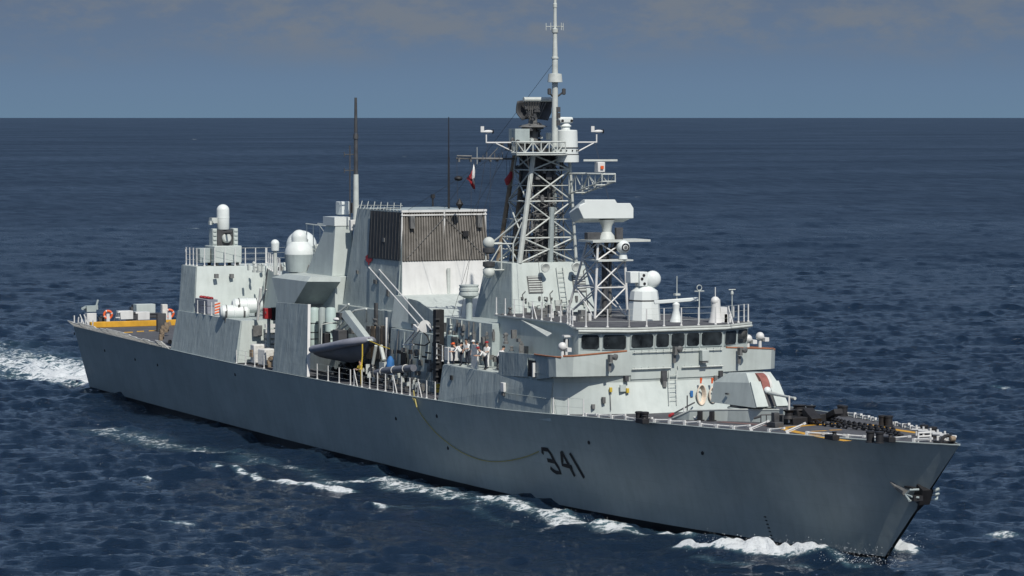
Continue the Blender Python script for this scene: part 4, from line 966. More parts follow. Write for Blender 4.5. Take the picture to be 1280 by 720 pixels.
clutter('roof_fitting', 'white', 10, lambda i: ((random.uniform(86.5, 97), random.uniform(-4.6, -1.6), 11.75 + random.uniform(.1, .5)), (random.uniform(.12, .3), random.uniform(.12, .3), random.uniform(.2, .8))), ship)
# wing strut and sloping awning
mb = MB().prism([P(651, 401, y=-5.3), P(668, 408, y=-5.3), P(690, 418, y=-6.2), P(684, 422, y=-6.2)], (0, 0, .08)); mb.build('awning', 'lattice', ship)
q = P(629, 484, y=-7.95); o = MB().box(q, (.5, .2, .62)).build('wall_lamp', 'white', ship, bevel=.04); MB().box(q + V((0, 0, -.45)), (.3, .16, .2)).build('lamp_bracket', 'sooty', o)
MB().path([P(622, 503, y=-8.0), P(624, 490, y=-7.95), P(640, 492, y=-7.93), P(682, 498, y=-7.85)], .022, 5).build('wall_pipe', 'side', ship)
MB().box(P(564, 472, y=-8.0), (.25, .1, .3)).build('hull_light', 'black', ship)
for px, py, d in ((478, 300, (.3, .1, .3)), (470, 352, (.5, .08, .3)), (486, 366, (.3, .1, .5)), (448, 340, (.25, .1, .25)), (497, 390, (.3, .12, .4))):
    q = P(px, py, y=-3.7); MB().box((q.x, sidep(q.x, q.z, .06).y, q.z), d).build('funnel_fitting', 'sooty', fun)
MB().path([sidep(66.6, z, .05) for z in (11.2, 14.4)], .05, 6).build('funnel_pipe', 'side', fun)
MB().path([V((67.2, -3.9, 10.98)), V((56.6, -4.05, 10.98))], .04, 6).build('funnel_bead', 'lattice', fun)
# intake ducts and hooks on the midship side wall
for px, py, d in ((530, 446, (.6, .1, .12)), (535, 441, (.8, .1, .1)), (535, 452, (.9, .1, .25)), (520, 447, (.5, .1, .08)), (500, 440, (.9, .1, .25)), (513, 440, (.3, .2, .3)), (505, 455, (.9, .12, 1.6))):
    MB().box(P(px, py, y=-5.4), d).build('wall_bracket', 'black', ship)
# white cable drum on the boom end, with boom and wires from the funnel
cdm = P(531, 408, y=-6.3); a1 = P(461, 334, y=-3.7); a2 = P(474, 337, y=-3.7)
mb = MB(); mb.tube(a1, P(523, 405, y=-6.3), .05, n=6); mb.tube(a2, P(533, 404, y=-6.3), .05, n=6); mb.tube(P(533, 404, y=-6.3), P(541, 413, y=-6.2), .07, n=6); mb.build('boom_stay', 'white', ship)
o = MB().lathe(cdm, [(.2, -.3), (.42, -.28), (.42, -.2), (.2, -.18), (.2, .18), (.42, .2), (.42, .28), (.2, .3)], 16, (1, -.5, 0)).build('boom_sheave', 'white', ship)
mb = MB().box(P(521, 410, y=-6.3), (.8, .3, .3), ry=R(15)); mb.tube(P(521, 411, y=-6.3), P(506, 429, y=-6.0), .06); mb.tube(P(526, 411, y=-6.3), P(511, 430, y=-6.0), .06); mb.tube(P(504, 431, y=-6), P(517, 431, y=-6), .05); mb.build('boom_hook', 'white', o)
MB().path([P(*q, y=-5.6) for q in [(526, 412), (534, 420), (537, 428), (531, 432), (517, 430)]], .05, 6).build('boom_hose', 'black', o)
# boat bay: tall pale cylinders, davit
for px, r_, m_ in ((393, .42, 'green'), (403, .30, 'side'), (413.5, .42, 'green')):
    a = P(px, 440, y=-5.6); t_ = P(px, 384, y=-5.6); t_ = V((a.x, a.y, t_.z))
    o = MB().lathe(a, [(r_, 0), (r_, t_.z - a.z - .25), (r_ * .8, t_.z - a.z - .05), (r_ * .3, t_.z - a.z), (0, t_.z - a.z)], 16).build('storage_cylinder', m_, ship)
    if r_ > .4:
        mb = MB()
        for h_ in (1.0, 1.5, 2.2): mb.lathe(a + V((0, 0, h_)), [(r_, 0), (r_ + .03, .01), (r_ + .03, .05), (r_, .06)], 16)
        mb.build('cylinder_band', 'dark', o)
dv = MB().prism([P(423, 391, y=-6.2), P(431, 388, y=-6.2), P(460, 426, y=-6.9), P(453, 429, y=-6.9)], (0, .45, 0)).build('davit', 'paint', ship, bevel=.02)
mb = MB()
for a, b in (((423, 391), (436, 380)), ((431, 397), (444, 388)), ((436, 380), (428, 400)), ((444, 388), (458, 386)), ((458, 386), (458, 402)), ((420, 412), (432, 398)), ((424, 414), (436, 404)), ((410, 414), (430, 412))):
    mb.tube(P(*a, y=-5.8), P(*b, y=-5.4), .075, n=6)
mb.build('davit_frame', 'lattice', dv)
MB().box(P(426, 395, y=-6.2), (.7, .5, .5)).build('davit_winch', 'dark', dv); MB().box(P(470, 400, y=-4.75), (.3, .2, 2.5)).build('davit_rack', 'dark', dv)
for i in range(4):
    px = 462 + i * 6; MB().box(P(px, 428, y=-4.9), (.7, .25, 2.4)).build('locker_rack', 'brown' if i % 2 else 'sooty', ship)
MB().box(P(483.5, 425, y=-5.0), (.12, .2, 3.3)).build('rack_post', 'white', ship)
clutter('boat_bay_gear', 'black', 60, lambda i: ((random.uniform(60.2, 67.5), random.uniform(-6.4, -5.0), ZD(64) + random.uniform(.1, 1.2)), (random.uniform(.15, .6), random.uniform(.15, .6), random.uniform(.15, .6))), ship)
clutter('boat_bay_fitting', 'sooty', 14, lambda i: ((random.uniform(60.2, 67.5), random.uniform(-6.6, -5.4), ZD(64) + random.uniform(.3, 1.1)), (random.uniform(.1, .3), random.uniform(.1, .3), random.uniform(.1, .3))), ship)
mb = MB()
for a, b, r_ in (((470, 432), (466, 455), .12), ((476, 432), (480, 450), .15), ((466, 460), (472, 468), .08)): mb.tube(P(*a, y=-6.5), P(*b, y=-6.5), r_)
mb.box(P(481, 458, y=-6.4), (.9, .5, .6)); mb.build('boat_winch', 'lattice', ship)
clutter('waist_gear', 'dark', 14, lambda i: ((U_(66, 78), U_(-7.2, -5.5), ZD(72) + U_(.1, .9)), (U_(.2, .6), U_(.2, .5), U_(.2, .8))))
clutter('waist_gear', 'sooty', 14, lambda i: ((U_(66, 78), U_(-7.4, -5.5), ZD(72) + U_(.1, 1.0)), (U_(.15, .4), U_(.15, .4), U_(.2, .9))))
clutter('waist_fitting', 'lattice', 24, lambda i: ((U_(66, 78), U_(-7.4, -5.5), ZD(72) + U_(.2, 1.2)), (U_(.1, .3), U_(.1, .3), U_(.2, .7))))
clutter('side_fitting', 'sooty', 14, lambda i: ((U_(57, 67.5), -4.75 + U_(-.2, 0), U_(7.2, 10.6)), (U_(.2, .9), .25, U_(.15, .6))))
clutter('side_fitting', 'sooty', 14, lambda i: ((U_(69, 78), -5.3 + U_(-.2, 0), U_(7, 9.6)), (U_(.15, .6), .2, U_(.15, .5))))
for i in range(7):
    x = 69.5 + i * 1.35; MB().tube((x, -5.38, 6.2), (x + U_(-.2, .2), -5.12, 9.8), .04, n=6).build('wall_pipe', random.choice(('side', 'sooty')), ship)
# stores in the gap forward of the hangar
clutter('deck_gear', 'brown', 24, lambda i: ((44.6 + random.uniform(0, 5), random.uniform(-7.2, -5.6), 5.85 + random.uniform(.1, 1.0)), (random.uniform(.25, .7), random.uniform(.25, .7), random.uniform(.3, .9))), ship)
MB().box((45.6, -6.5, 6.6), (.9, 1.2, 1.5)).build('deck_winch', 'canvas', ship, bevel=.1); MB().box((47.8, -6.6, 6.5), (1.1, 1.3, 1.3), rz=.2).build('deck_winch', 'canvas', ship, bevel=.1)
pl_ = MB().tube((46.4, -6.0, 5.8), (46.4, -6.0, 9.4), .14).build('deck_pillar', 'side', ship)
mb = MB()
for i in range(5): mb.box((44.35, -4.4, 7.0 + i * .42), (.25, 2.2, .28))
mb.build('louvre_bank', 'white', ship)
MB().box((44.2, -6.1, 8.3), (.2, .75, .85)).build('vent_grille', 'sooty', ship)
# hangar front details
for px, py in ((270, 345), (289, 345), (313, 370)):
    p = P(px, py, x=32.3); MB().box(p + V((.1, 0, 0)), (.3, .3, .35)).build('wall_lamp', 'sooty', ship)
ladder('ladder', (34.2, -1.75, 9.2), (34.0, -1.2, 12.7), (.3, -.09, 0), ship, 'sooty')
mb = MB().tube(P(322, 400, y=-6.2), P(326, 360, y=-6.2), .12); mb.tube(P(322, 385, y=-6.2), P(333, 362, y=-6.2), .05); mb.build('crane_post', 'canvas', ship)

# ------------------------------------------------------------------ flight deck: nets, markings, stern gear
def net_panel(x0, x1):
    mb = MB(); u0, u1 = (x0 + .9) / 135, (x1 + .9) / 135; a, b = hp(u0, 1), hp(u1, 1)
    A_, B_ = V((a.x, -a.y, a.z + .05)), V((b.x, -b.y, b.z + .05)); o1 = V((0, -.62, random.uniform(.38, .62)))
    for t in (0, .33, .66, 1): mb.tube(A_ + o1 * t, B_ + o1 * t, .045 if t in (0, 1) else .02, n=5)
    for i in range(5):
        p = A_.lerp(B_, i / 4); mb.tube(p, p + o1, .045, n=5)
        if i < 4: q = A_.lerp(B_, (i + 1) / 4); mb.tube(p, q + o1, .02, n=4); mb.tube(q, p + o1, .02, n=4)
    mb.tube(A_ + V((0, .15, .12)), B_ + V((0, .15, .12)), .05, n=5)
    return mb.build('safety_net', 'canvas', ship)
for i in range(16): net_panel(-.6 + i * 1.78, -.6 + i * 1.78 + 1.66)
mb = MB()
for i in range(8): mb.tube((-1.0, -5.5 + i * 1.6, 6.0), (-1.9, -5.5 + i * 1.6, 6.1), .05); 
for dx in (-1.0, -1.9): mb.tube((dx, -6.2, 6.05), (dx, 6.2, 6.05), .05)
mb.build('safety_net', 'canvas', ship)
def fl(px, py): 
    z = 6
    for _ in range(8): p = P(px, py, z=z); z = ZD(p.x)
    return p
YL = [fl(121, 406), fl(217, 400.5)]
def flatpoly(name, pts, m, dz=.004): return MB().add([(p.x, p.y, ZD(p.x) - .02 + dz + .006) for p in pts], [tuple(range(len(pts)))]).build(name, m, ship)
MB().box((1.2, -.4, ZD(1) + .24), (.5, 10.6, .52)).build('stern_coaming', 'yellow', ship, bevel=.03)
for a, b in (((155, 415.4), (166, 415)), ((171, 414.2), (180, 413.8)), ((186, 413.3), (195, 412.9))): flatpoly('deck_dash', [fl(a[0], a[1] + .7), fl(b[0], b[1] + .7), fl(b[0], b[1] - .6), fl(a[0], a[1] - .6)], 'yellow', .004)
p = fl(113, 406); mb = MB().box(p + V((0, 0, .55)), (.9, .9, 1.1)); o = mb.build('deck_pedestal', 'white', ship, bevel=.03)
mb = MB().box(p + V((0, 0, 1.5)), (.7, .9, .55)); mb.tube(p + V((0, -.5, 1.6)), p + V((.5, -.9, 1.55)), .14); mb.box(p + V((0, .55, 1.6)), (.3, .3, .4)); mb.tube(p + V((0, .55, 1.6)), p + V((0, .75, 2.3)), .09); mb.build('landing_aid', 'side', o)
for i in range(6):
    q = fl(93 + i * 4.5, 408 + i * .6); MB().tube(q, q + V((.2 * (i % 2), 0, 1.0 - .1 * (i % 3))), .06).build('net_post', 'white', ship)
for a, b in ((100, 106), (105, 111)): MB().tube(fl(b, 408) , fl(a, 408) + V((0, 0, 1.1)), .05).build('net_post', 'white', ship)
mb = MB().box(fl(158, 402) + V((-.5, 0, .6)), (.9, 1.4, .8)); mb.box(fl(176, 401) + V((-.5, 0, .45)), (1.0, 1.8, .75)); mb.build('stern_locker', 'white', ship, bevel=.03)
mb = MB().box(fl(187, 398) + V((-1.5, 0, .75)), (1.0, 1.9, 1.1)); mb.build('stern_locker', 'paint', ship, bevel=.03)
for c_, d_ in ((fl(167, 401.5) + V((-.5, 0, .45)), (.8, 1.0, .8)), (fl(172, 396) + V((-1, 0, .6)), (.6, .8, 1.0)), (fl(198, 399) + V((-1, 0, .3)), (.8, 2.6, .5)), (fl(126, 404) + V((0, 0, .35)), (.5, .5, .7)), (fl(131, 403) + V((0, 0, .3)), (.45, .5, .6))): o = bpy.data.objects.new('stern_winch', fit_mesh(1, 'dark')); COL.objects.link(o); o.parent = ship; o.location = c_; o.scale = d_
mb = MB(); a = fl(142, 403); 
mb.tube(a, P(147.5, 390, x=a.x + 1), .06); mb.tube(fl(150.5, 402.5), P(149.5, 390, x=a.x + 1), .06); mb.tube(P(147, 390.5, x=a.x + 1), P(151, 390.5, x=a.x + 1), .06); mb.tube(P(144.5, 397, x=a.x + 1), P(150, 397, x=a.x + 1), .05); mb.build('stern_frame', 'white', ship)
mb = MB().box(fl(204, 405) + V((.3, 0, .9)), (.5, .5, 1.9)); o = mb.build('fire_post', 'canvas', ship, bevel=.03)
mb = MB().box(fl(201.5, 414) + V((0, 0, .8)), (.4, .8, 1.6)); mb.build('fire_cabinet', 'dark', ship)
clutter('deck_gear', 'brown', 14, lambda i: (fl(200 + random.uniform(0, 14), 416 + random.uniform(0, 14)) + V((0, 0, random.uniform(.1, 1.2))), (.25, .3, .4)), ship)

# ------------------------------------------------------------------ stem anchor in its cradle
an = MB()
c0_ = hull_surface(1112, 600)
a_, b_, c__ = P(1133, 620, y=-1.1), P(1137, 626, y=-1.1), P(1172, 623, y=.9)
an.tube(P(1132, 618, y=-1.15), P(1137, 626, y=-1.3), .07); an.tube(P(1137, 626, y=-1.3), P(1171, 624, y=.9), .06); an.path([P(1132, 618, y=-1.15), P(1138, 612.5, y=-1.1), P(1149, 612, y=-.7)], .07, 7); an.path([P(1149, 622, y=-.9), P(1140, 621, y=-1.2), P(1132, 618, y=-1.15)], .06, 7)
an.tube(P(1160, 616, y=.5), P(1174, 611, y=1.1), .09); an.tube(P(1165, 619, y=.6), P(1174, 617, y=1.0), .07); an.tube(P(1171, 624, y=.9), P(1172, 618, y=1.0), .06)
anc = an.build('anchor', 'side', ship)
mb = MB().box(P(1154, 618, y=-.2), (.7, .7, .95), ry=R(25)); mb.box(P(1145, 622.5, y=-.9), (.5, .6, .28)); mb.box(P(1138, 609.5, y=-.9), (.8, .3, .12)); mb.build('anchor_recess', 'black', anc)
mb = MB().tube(P(1152, 628, y=-.3), P(1148, 636, y=-.35), .18, .1); mb.tube(P(1153, 630, y=-.2), P(1144, 641, y=-.3), .12, .05); mb.build('anchor_shackle', 'black', anc)
MB().path([hull_surface(1113, 602) + V((.0, -.02, 0)), hull_surface(1122, 609) + V((0, -.06, 0)), P(1132, 616, y=-1.15)], [.05, .13, .2], 7).build('anchor_cable', 'sooty', anc)

# ------------------------------------------------------------------ things carried on board
# rigid inflatable boat in the davit
def rib_boat():
    base = P(425, 440, y=-6.7); L0 = 7.9; x0 = 59.9
    bt = empty('inflatable_boat', (61.5, -6.7, 7.2), 'grey rigid inflatable boat hanging under the davit beside the tall grey screen', 'boat')
    zk = lambda t: 7.9 + .95 * t + .25 * t ** 3           # sheer
    inv = lambda p: V(p) - V(bt.location)
    secs = []
    for i in range(15):
        t = i / 14; x = x0 + L0 * t; w = 1.15 * (1 - max(0, (t - .6) / .4) ** 2.2); d = 1.15 * (1 - max(0, (t - .75) / .25) ** 2 * .85) * (.45 + .55 * min(1, t * 1.6)); z = zk(t) - .2
        secs.append([inv((x, -6.7 + a * w, z - d * k_)) for a, k_ in ((-1, 0), (-.85, .35), (-.45, .75), (0, 1), (.45, .75), (.85, .35), (1, 0))])
    mb = MB().loft(secs); mb.build('boat_hull', 'rubberlow', bt)
    mb = MB()
    side = lambda s: [inv((x0 + L0 * t, -6.7 + s * 1.2 * (1 - max(0, (t - .62) / .38) ** 2.4), zk(t))) for t in [i / 20 for i in range(21)]]
    l_, r_ = side(-1), side(1)
    for q in (l_ + [inv((x0 + L0 * 1.015, -6.7, zk(1.015)))], r_ + [inv((x0 + L0 * 1.015, -6.7, zk(1.015)))]): mb.path(q, [.24] + [.3] * (len(q) - 4) + [.28, .22, .12], 12)
    mb.build('boat_tube', 'rubber', bt)
    MB().box(inv((62.6, -6.7, 9.0)), (1.2, .8, 1.0)).build('boat_console', 'dark', bt, bevel=.05)
    mb = MB()
    for s in (-.7, .7): mb.path([inv((60.6, -6.7 + s, 8.2)), inv((60.7, -6.7 + s, 9.8)), inv((60.7, -6.7, 9.9))], .05, 6)
    mb.build('boat_frame', 'lattice', bt)
    MB().ball(inv((61.4, -6.5, 10.2)), .25, 10, (1.6, 1, .6)).build('boat_light', 'white', bt)
    MB().box(inv((59.9, -6.7, 8.6)), (.5, .5, 1.0)).build('outboard_engine', 'black', bt, bevel=.06)
rib_boat()
def rope(name, pts, r, m, label, cat='rope'):
    p0 = V(pts[0]); o = MB().path([V(p) - p0 for p in pts], r, 6).build(name, m); o.location = p0; return tag(o, label, cat)
# yellow line hanging in a bight along the hull
ctl = [(517, 497), (521, 507), (528, 519), (537, 531), (548, 543), (560, 553), (574, 563), (588, 570), (603, 575), (618, 577), (635, 576), (650, 573), (662, 569.5), (674, 564.5)]
rp = []
for q in ctl:
    s = hull_surface(*q); rp.append(s + V((0, -.06, 0)))
dense = []
for i in range(len(rp) - 1):
    for j in range(5):
        t = j / 5; a = rp[max(0, i - 1)]; b = rp[i]; c_ = rp[i + 1]; d = rp[min(len(rp) - 1, i + 2)]
        dense.append(.5 * ((2 * b) + (c_ - a) * t + (2 * a - 5 * b + 4 * c_ - d) * t * t + (3 * b - a - 3 * c_ + d) * t ** 3))
dense.append(rp[-1])
rope('mooring_line', dense, .03, 'rope', 'long thin yellow rope hanging in a loop down the grey hull towards the number')
MB_r = [P(453, 430, y=-7.6), P(453, 445, y=-7.6), P(451.5, 462, y=-7.7), P(452, 484, y=-8.0)]
rope('boat_line', MB_r, .05, 'yellowgear', 'taut yellow rope coming down from the bow of the grey boat')
rope('boat_painter', [P(462, 426, y=-6.8), P(475, 432, y=-7), P(487, 436, y=-6.8)], .035, 'yellowgear', 'short yellow line stretched forward from the bow of the grey boat')
rope('spare_rope', [P(517, 488, y=-8.1), P(518, 496, y=-8.1), P(519, 500, y=-8.28), P(521, 509, y=-8.2)], .05, 'rope', 'short end of yellow rope dangling over the deck edge beside the white stanchions')
# rolled grey boat / inflatable roll on the stanchions
def roll():
    a, b = P(470, 466, y=-7.2), P(517, 460, y=-7.2); c_ = (a + b) / 2; o = MB().path([a - c_, (a - c_) * .5 + V((0, 0, .05)), (b - c_) * .5 + V((0, .05, .03)), b - c_], [.22, .27, .27, .25], 12)
    o.tube((b - c_) * .98, (b - c_) * 1.0, .24, .16, 12); o = o.build('fender_roll', 'rubberlow'); o.location = c_; tag(o, 'long dark grey rolled fender lying behind the white deck stanchions', 'fender')
    for t in (.2, .5, .8): MB().path([(a.lerp(b, t) - c_) + V((0, .285 * math.cos(q), .02 + .285 * math.sin(q))) for q in [i * math.pi / 6 for i in range(12)]], .03, 5, True).build('strap', 'canvas', o)
roll()
# life raft canisters
raft0 = None
def raft(c, label, s=1.0, rz=0):
    global raft0
    if raft0 is None:
        raft0 = empty('life_raft_canister', c, label, 'life raft', 'white life raft canisters', rz)
        b_ = MB().lathe((-1.1, 0, 0), [(.0, 0), (.36, .04), (.5, .2), (.52, .5), (.52, 1.0), (.55, 1.02), (.55, 1.14), (.52, 1.16), (.52, 1.7), (.5, 2.0), (.36, 2.16), (0, 2.2)], 20, (1, 0, 0)).build('canister_shell', 'radome', raft0)
        mb = MB()
        for x in (.45, 1.7): mb.lathe((-1.1 + x, 0, 0), [(.52, 0), (.545, .01), (.545, .06), (.52, .07)], 20, (1, 0, 0))
        mb.build('canister_band', 'sooty', raft0)
        mb = MB()
        for x in (-.7, .7): mb.box((x, 0, -.62), (.14, 1.0, .3)); mb.tube((x, -.45, -.5), (x, -.55, .1), .04); mb.tube((x, .45, -.5), (x, .55, .1), .04)
        mb.build('cradle', 'dark', raft0)
        o = raft0
    else:
        o = copy_tree(raft0); o['label'] = label; o.rotation_euler = (0, 0, rz)
    o.location = c; o.scale = (s, s, s)
raft(P(293, 390, y=-6.4), 'white life raft canister in front of the other one, on the ledge below the hangar', 1.1, R(78))
raft(P(309, 382, y=-5.3), 'white life raft canister behind the other one, closest to the hangar wall', 1.15, R(80))
# crates on the hangar ledge
c_ = P(258, 391, y=-6.55); cr = empty('equipment_crate', (c_.x, c_.y, 9.12), 'low dark grey crate with red objects on top, on the ledge below the hangar', 'crate')
mb = MB().box((0, 0, .34), (2.9, .9, .62)); mb.box((0, 0, .95), (2.9, .9, .52)); mb.build('crate_body', 'rubber', cr, bevel=.03)
mb = MB()
for i in range(6): mb.ball((-1.2 + i * .45, .05 * (i % 2), 1.3), .18, 8, (1.3, 1, .7))
mb.build('red_gear', 'red', cr)
c_ = P(270, 391, y=-6.7); wb_ = empty('warning_board', (c_.x + .3, c_.y, 9.12), 'red and white striped board standing at the end of the dark crate', 'board')
MB().box((0, 0, .6), (.08, .5, 1.0)).build('board', 'white', wb_)
mb = MB()
for i in range(4): z = .13 + i * .23; mb.prism([(.045, -.24, z), (.045, .24, z + .12), (.045, .24, z + .24), (.045, -.24, z + .12)], (.01, 0, 0))
mb.build('stripe', 'orange', wb_)
c_ = P(334, 391, y=-6.4); rc = empty('fire_locker', (c_.x, c_.y, c_.z - .75), 'dark red locker beside the crane post, left of the tall grey screen', 'locker')
MB().box((0, 0, .7), (.5, .6, .85)).build('locker_body', 'red', rc, bevel=.04); MB().box((.0, .6, .65), (.4, .5, 1.0)).build('locker_frame', 'black', rc, bevel=.03); MB().box((.33, -.25, .8), (.05, .06, .16)).build('handle', 'sooty', rc)
# life rings
def lifering(c, label, axis=(1, -.3, 0)):
    q = V(axis).normalized().to_track_quat('Z', 'Y')
    e = empty('life_ring', c, label, 'life ring', 'orange life rings at the stern')
    mb = MB(); mb.path([q @ V((.36 * math.cos(t), .36 * math.sin(t), 0)) for t in [i * 2 * math.pi / 20 for i in range(20)]], .11, 8, True); mb.build('ring', 'orange', e)
    mb = MB()
    for k_ in range(4):
        t = k_ * math.pi / 2 + .4; mb.path([q @ V((.36 * math.cos(t + d), .36 * math.sin(t + d), 0)) for d in (-.12, 0, .12)], .117, 8)
    mb.build('band', 'white', e)
    MB().tube((0, 0, -1.1), (0, 0, .1), .22, .16, 8).build('ring_stand', 'white', e)
lifering(P(135, 393.5, x=fl(135, 404).x + .5), 'orange life ring on a white stand near the aft corner, left of the white frame')
lifering(P(212, 392, x=fl(212, 401).x + .5), 'orange life ring on a white stand right beside the grey hangar side')
# hose coils hanging on the front wall
for k_, (px, lab) in enumerate(((873, 'larger cream hose coil hanging on the bridge front, nearer the blue valve'), (887, 'narrower cream hose coil hanging beside the gun shield'))):
    c_ = wallpt(px, 491) + V((.3, 0, 0)); e = empty('hose_coil', c_, lab, 'hose coil', 'cream hose coils hung on the bridge front'); mb = MB()
    for j in range(5):
        rr = .2 + .025 * j if k_ == 0 else .15 + .02 * j
        mb.path([V((-.1 + .06 * j, rr * math.cos(t), .58 * rr / .27 * math.sin(t) - .1)) for t in [i * 2 * math.pi / 18 for i in range(18)]], .05, 6, True)
    mb.build('hose', 'hose', e); MB().tube((0, 0, .62), (0, .03, .98), .05, .09, 8).build('nozzle', 'orange', e)
    MB().box((-.1, 0, -.85), (.3, .35, .4)).build('hydrant', 'brown', e)
# yellow chocks with black boots on the foredeck
for k_, (px, lab) in enumerate(((816, 'black and yellow deck chock, nearer the wall of the pair'), (825, 'black and yellow deck chock with a white bar beside it'))):
    c_ = deck_at(px, 512.5 + k_); e = empty('deck_chock', c_, lab, 'chock', 'yellow deck chocks')
    MB().box((0, 0, .16), (.55, .5, .32)).build('chock_base', 'yellowgear', e, bevel=.05); MB().box((-.05, 0, .5), (.42, .34, .4)).build('chock_top', 'black', e, bevel=.06)
    if k_: MB().tube((.2, .3, .4), (.9, .7, .15), .06).build('white_bar', 'white', e)
c_ = deck_at(543, 493) + V((-.3, .5, 0)); e = empty('yellow_drum', c_, 'small yellow drum behind the last white stanchions by the black post', 'drum'); MB().lathe((0, 0, .1), [(0, 0), (.3, 0), (.32, .05), (.32, .55), (.3, .6), (0, .6)], 16).build('drum_body', 'yellowgear', e); MB().lathe((0, 0, .35), [(.32, 0), (.335, .01), (.335, .05), (.32, .06)], 16).build('drum_band', 'dark', e)
c_ = P(488, 457, y=-6.4); o = MB().lathe((0, 0, -.7), [(.1, 0), (.28, .1), (.3, .6), (.26, 1.1), (.12, 1.35), (0, 1.4)], 10).build('blue_bag', 'blue'); o.location = c_; tag(o, 'blue cloth bag hanging by the pale winch in the waist', 'bag')
# signal flag and day shapes
c_ = P(589, 206, x=80.6); fg = empty('signal_flag', c_, 'red and white flag drooping from the signal yard of the main mast', 'flag')
def cloth(pts_rows, name, m):
    mb = MB(); n_ = len(pts_rows[0]); mb.add([p for r in pts_rows for p in r], [(i * n_ + j, i * n_ + j + 1, (i + 1) * n_ + j + 1, (i + 1) * n_ + j) for i in range(len(pts_rows) - 1) for j in range(n_ - 1)])
    o = mb.build(name, m, fg); s = o.modifiers.new('thick', 'SOLIDIFY'); s.thickness = .02; return o
def fpx(px, py, w): q = P(px, py, x=80.6) - c_; return q + V((w, 0, 0))
wv = lambda i, j: .12 * math.sin(i * 1.9 + j * 1.1)
e0 = [(592, 205), (592.5, 210), (593, 215), (593.5, 221), (594.2, 227)]; e1 = [(590, 212), (590, 217), (590.5, 222), (591, 227), (593.5, 232)]; e2 = [(589, 217), (588, 219.5), (588.5, 223.5), (590, 229), (593, 236.5)]; e3 = [(587, 219.5), (582.5, 223.5), (585.5, 226), (588, 230.5), (592, 236)]
cloth([[fpx(*q, wv(i, j)) for j, q in enumerate(r)] for i, r in enumerate((e0, e1))], 'white_half', 'shirt'); cloth([[fpx(*q, wv(i + 1, j)) for j, q in enumerate(r)] for i, r in enumerate((e1, e2, e3))], 'red_half', 'red')
MB().tube(fpx(593, 201, 0), fpx(593.5, 240, 0), .015, n=4).build('flag_line', 'dark', fg)
c_ = P(573, 223, x=80.6); o = MB().ball((0, 0, 0), .3, 12, (1, 1.0, .62)).build('day_shape', 'black'); o.location = c_; tag(o, 'black ball shaped signal hanging left of the red flag', 'day shape')
c_ = P(574.5, 255, x=67.5); mb = MB().lathe((0, 0, 0), [(.0, -.45), (.3, 0), (0, .45)], 8); o = mb.build('day_shape', 'black', None, 10); o.location = c_; tag(o, 'black diamond shaped signal hanging above the funnel front', 'day shape')
c_ = P(639, 222, x=81.6); o = MB().path([(0, 0, .4), (.05, -.1, .1), (.0, -.3, -.2), (.1, -.35, -.5)], [.1, .2, .24, .1], 7).build('signal_flag', 'red'); o.location = c_; tag(o, 'rolled dark red flag tucked against the aft leg of the main mast', 'flag')
# tall pole aerials
a = P(445, 268, y=-2.8); b = P(445, 122, y=-2.8); zf = lambda py: P(445, py, y=-2.8).z
tp = MB().tube((a.x, a.y, 17.0), (a.x, a.y, zf(218)), .24, .2, 12).build('pole_aerial', 'lattice', ship)
mb = MB().tube((a.x, a.y, zf(218)), (a.x, a.y, zf(173)), .17, .15, 10); mb.lathe((a.x, a.y, zf(174)), [(.15, 0), (.2, .02), (.2, .25), (.16, .45)], 12); mb.tube((a.x, a.y, zf(166)), (a.x, a.y, b.z), .14, .1, 10); mb.build('aerial_tip', 'dark', tp)
mb = MB().tube((a.x - .1, a.y - .45, 17.6), (a.x - .1, a.y - .45, zf(182)), .06, n=6)
for py in (193, 213): mb.tube((a.x - .1, a.y - .9, zf(py)), (a.x - .1, a.y, zf(py)), .04, n=5); mb.tube((a.x - .1, a.y - .9, zf(py + 3)), (a.x - .1, a.y - .9, zf(py - 3)), .04, n=5)
mb.build('dipole', 'dark', tp)
MB().box((a.x + .2, a.y - .35, 17.0), (.45, .5, .8)).build('aerial_tuner', 'white', tp, bevel=.03); MB().tube((a.x + .2, a.y - .4, 15.0), (a.x + .2, a.y - .4, 16.8), .03, n=5).build('aerial_wire', 'dark', tp)
b_ = P(429, 260, y=-2.6); MB().box(b_, (.9, .9, 1.0)).build('camera_box', 'radome', tp, bevel=.05); MB().box(b_ + V((.2, .75, 0)), (.5, .4, .8)).build('camera_mount', 'dark', tp)
q = P(561, 262, y=2.0); MB().tube(q, V((q.x, q.y, 22.2)), .09, .07, 8).tube(V((q.x, q.y, 22.2)), V((q.x, q.y, 25.2)), .05, .035, 8).build('whip_aerial', 'black', ship)
q = P(541, 258, y=.6); mb = MB().tube(q, q + V((0, 0, .7)), .07); mb.box(q + V((0, 0, .75)), (.25, .25, .3)); mb.build('funnel_light', 'black', ship)

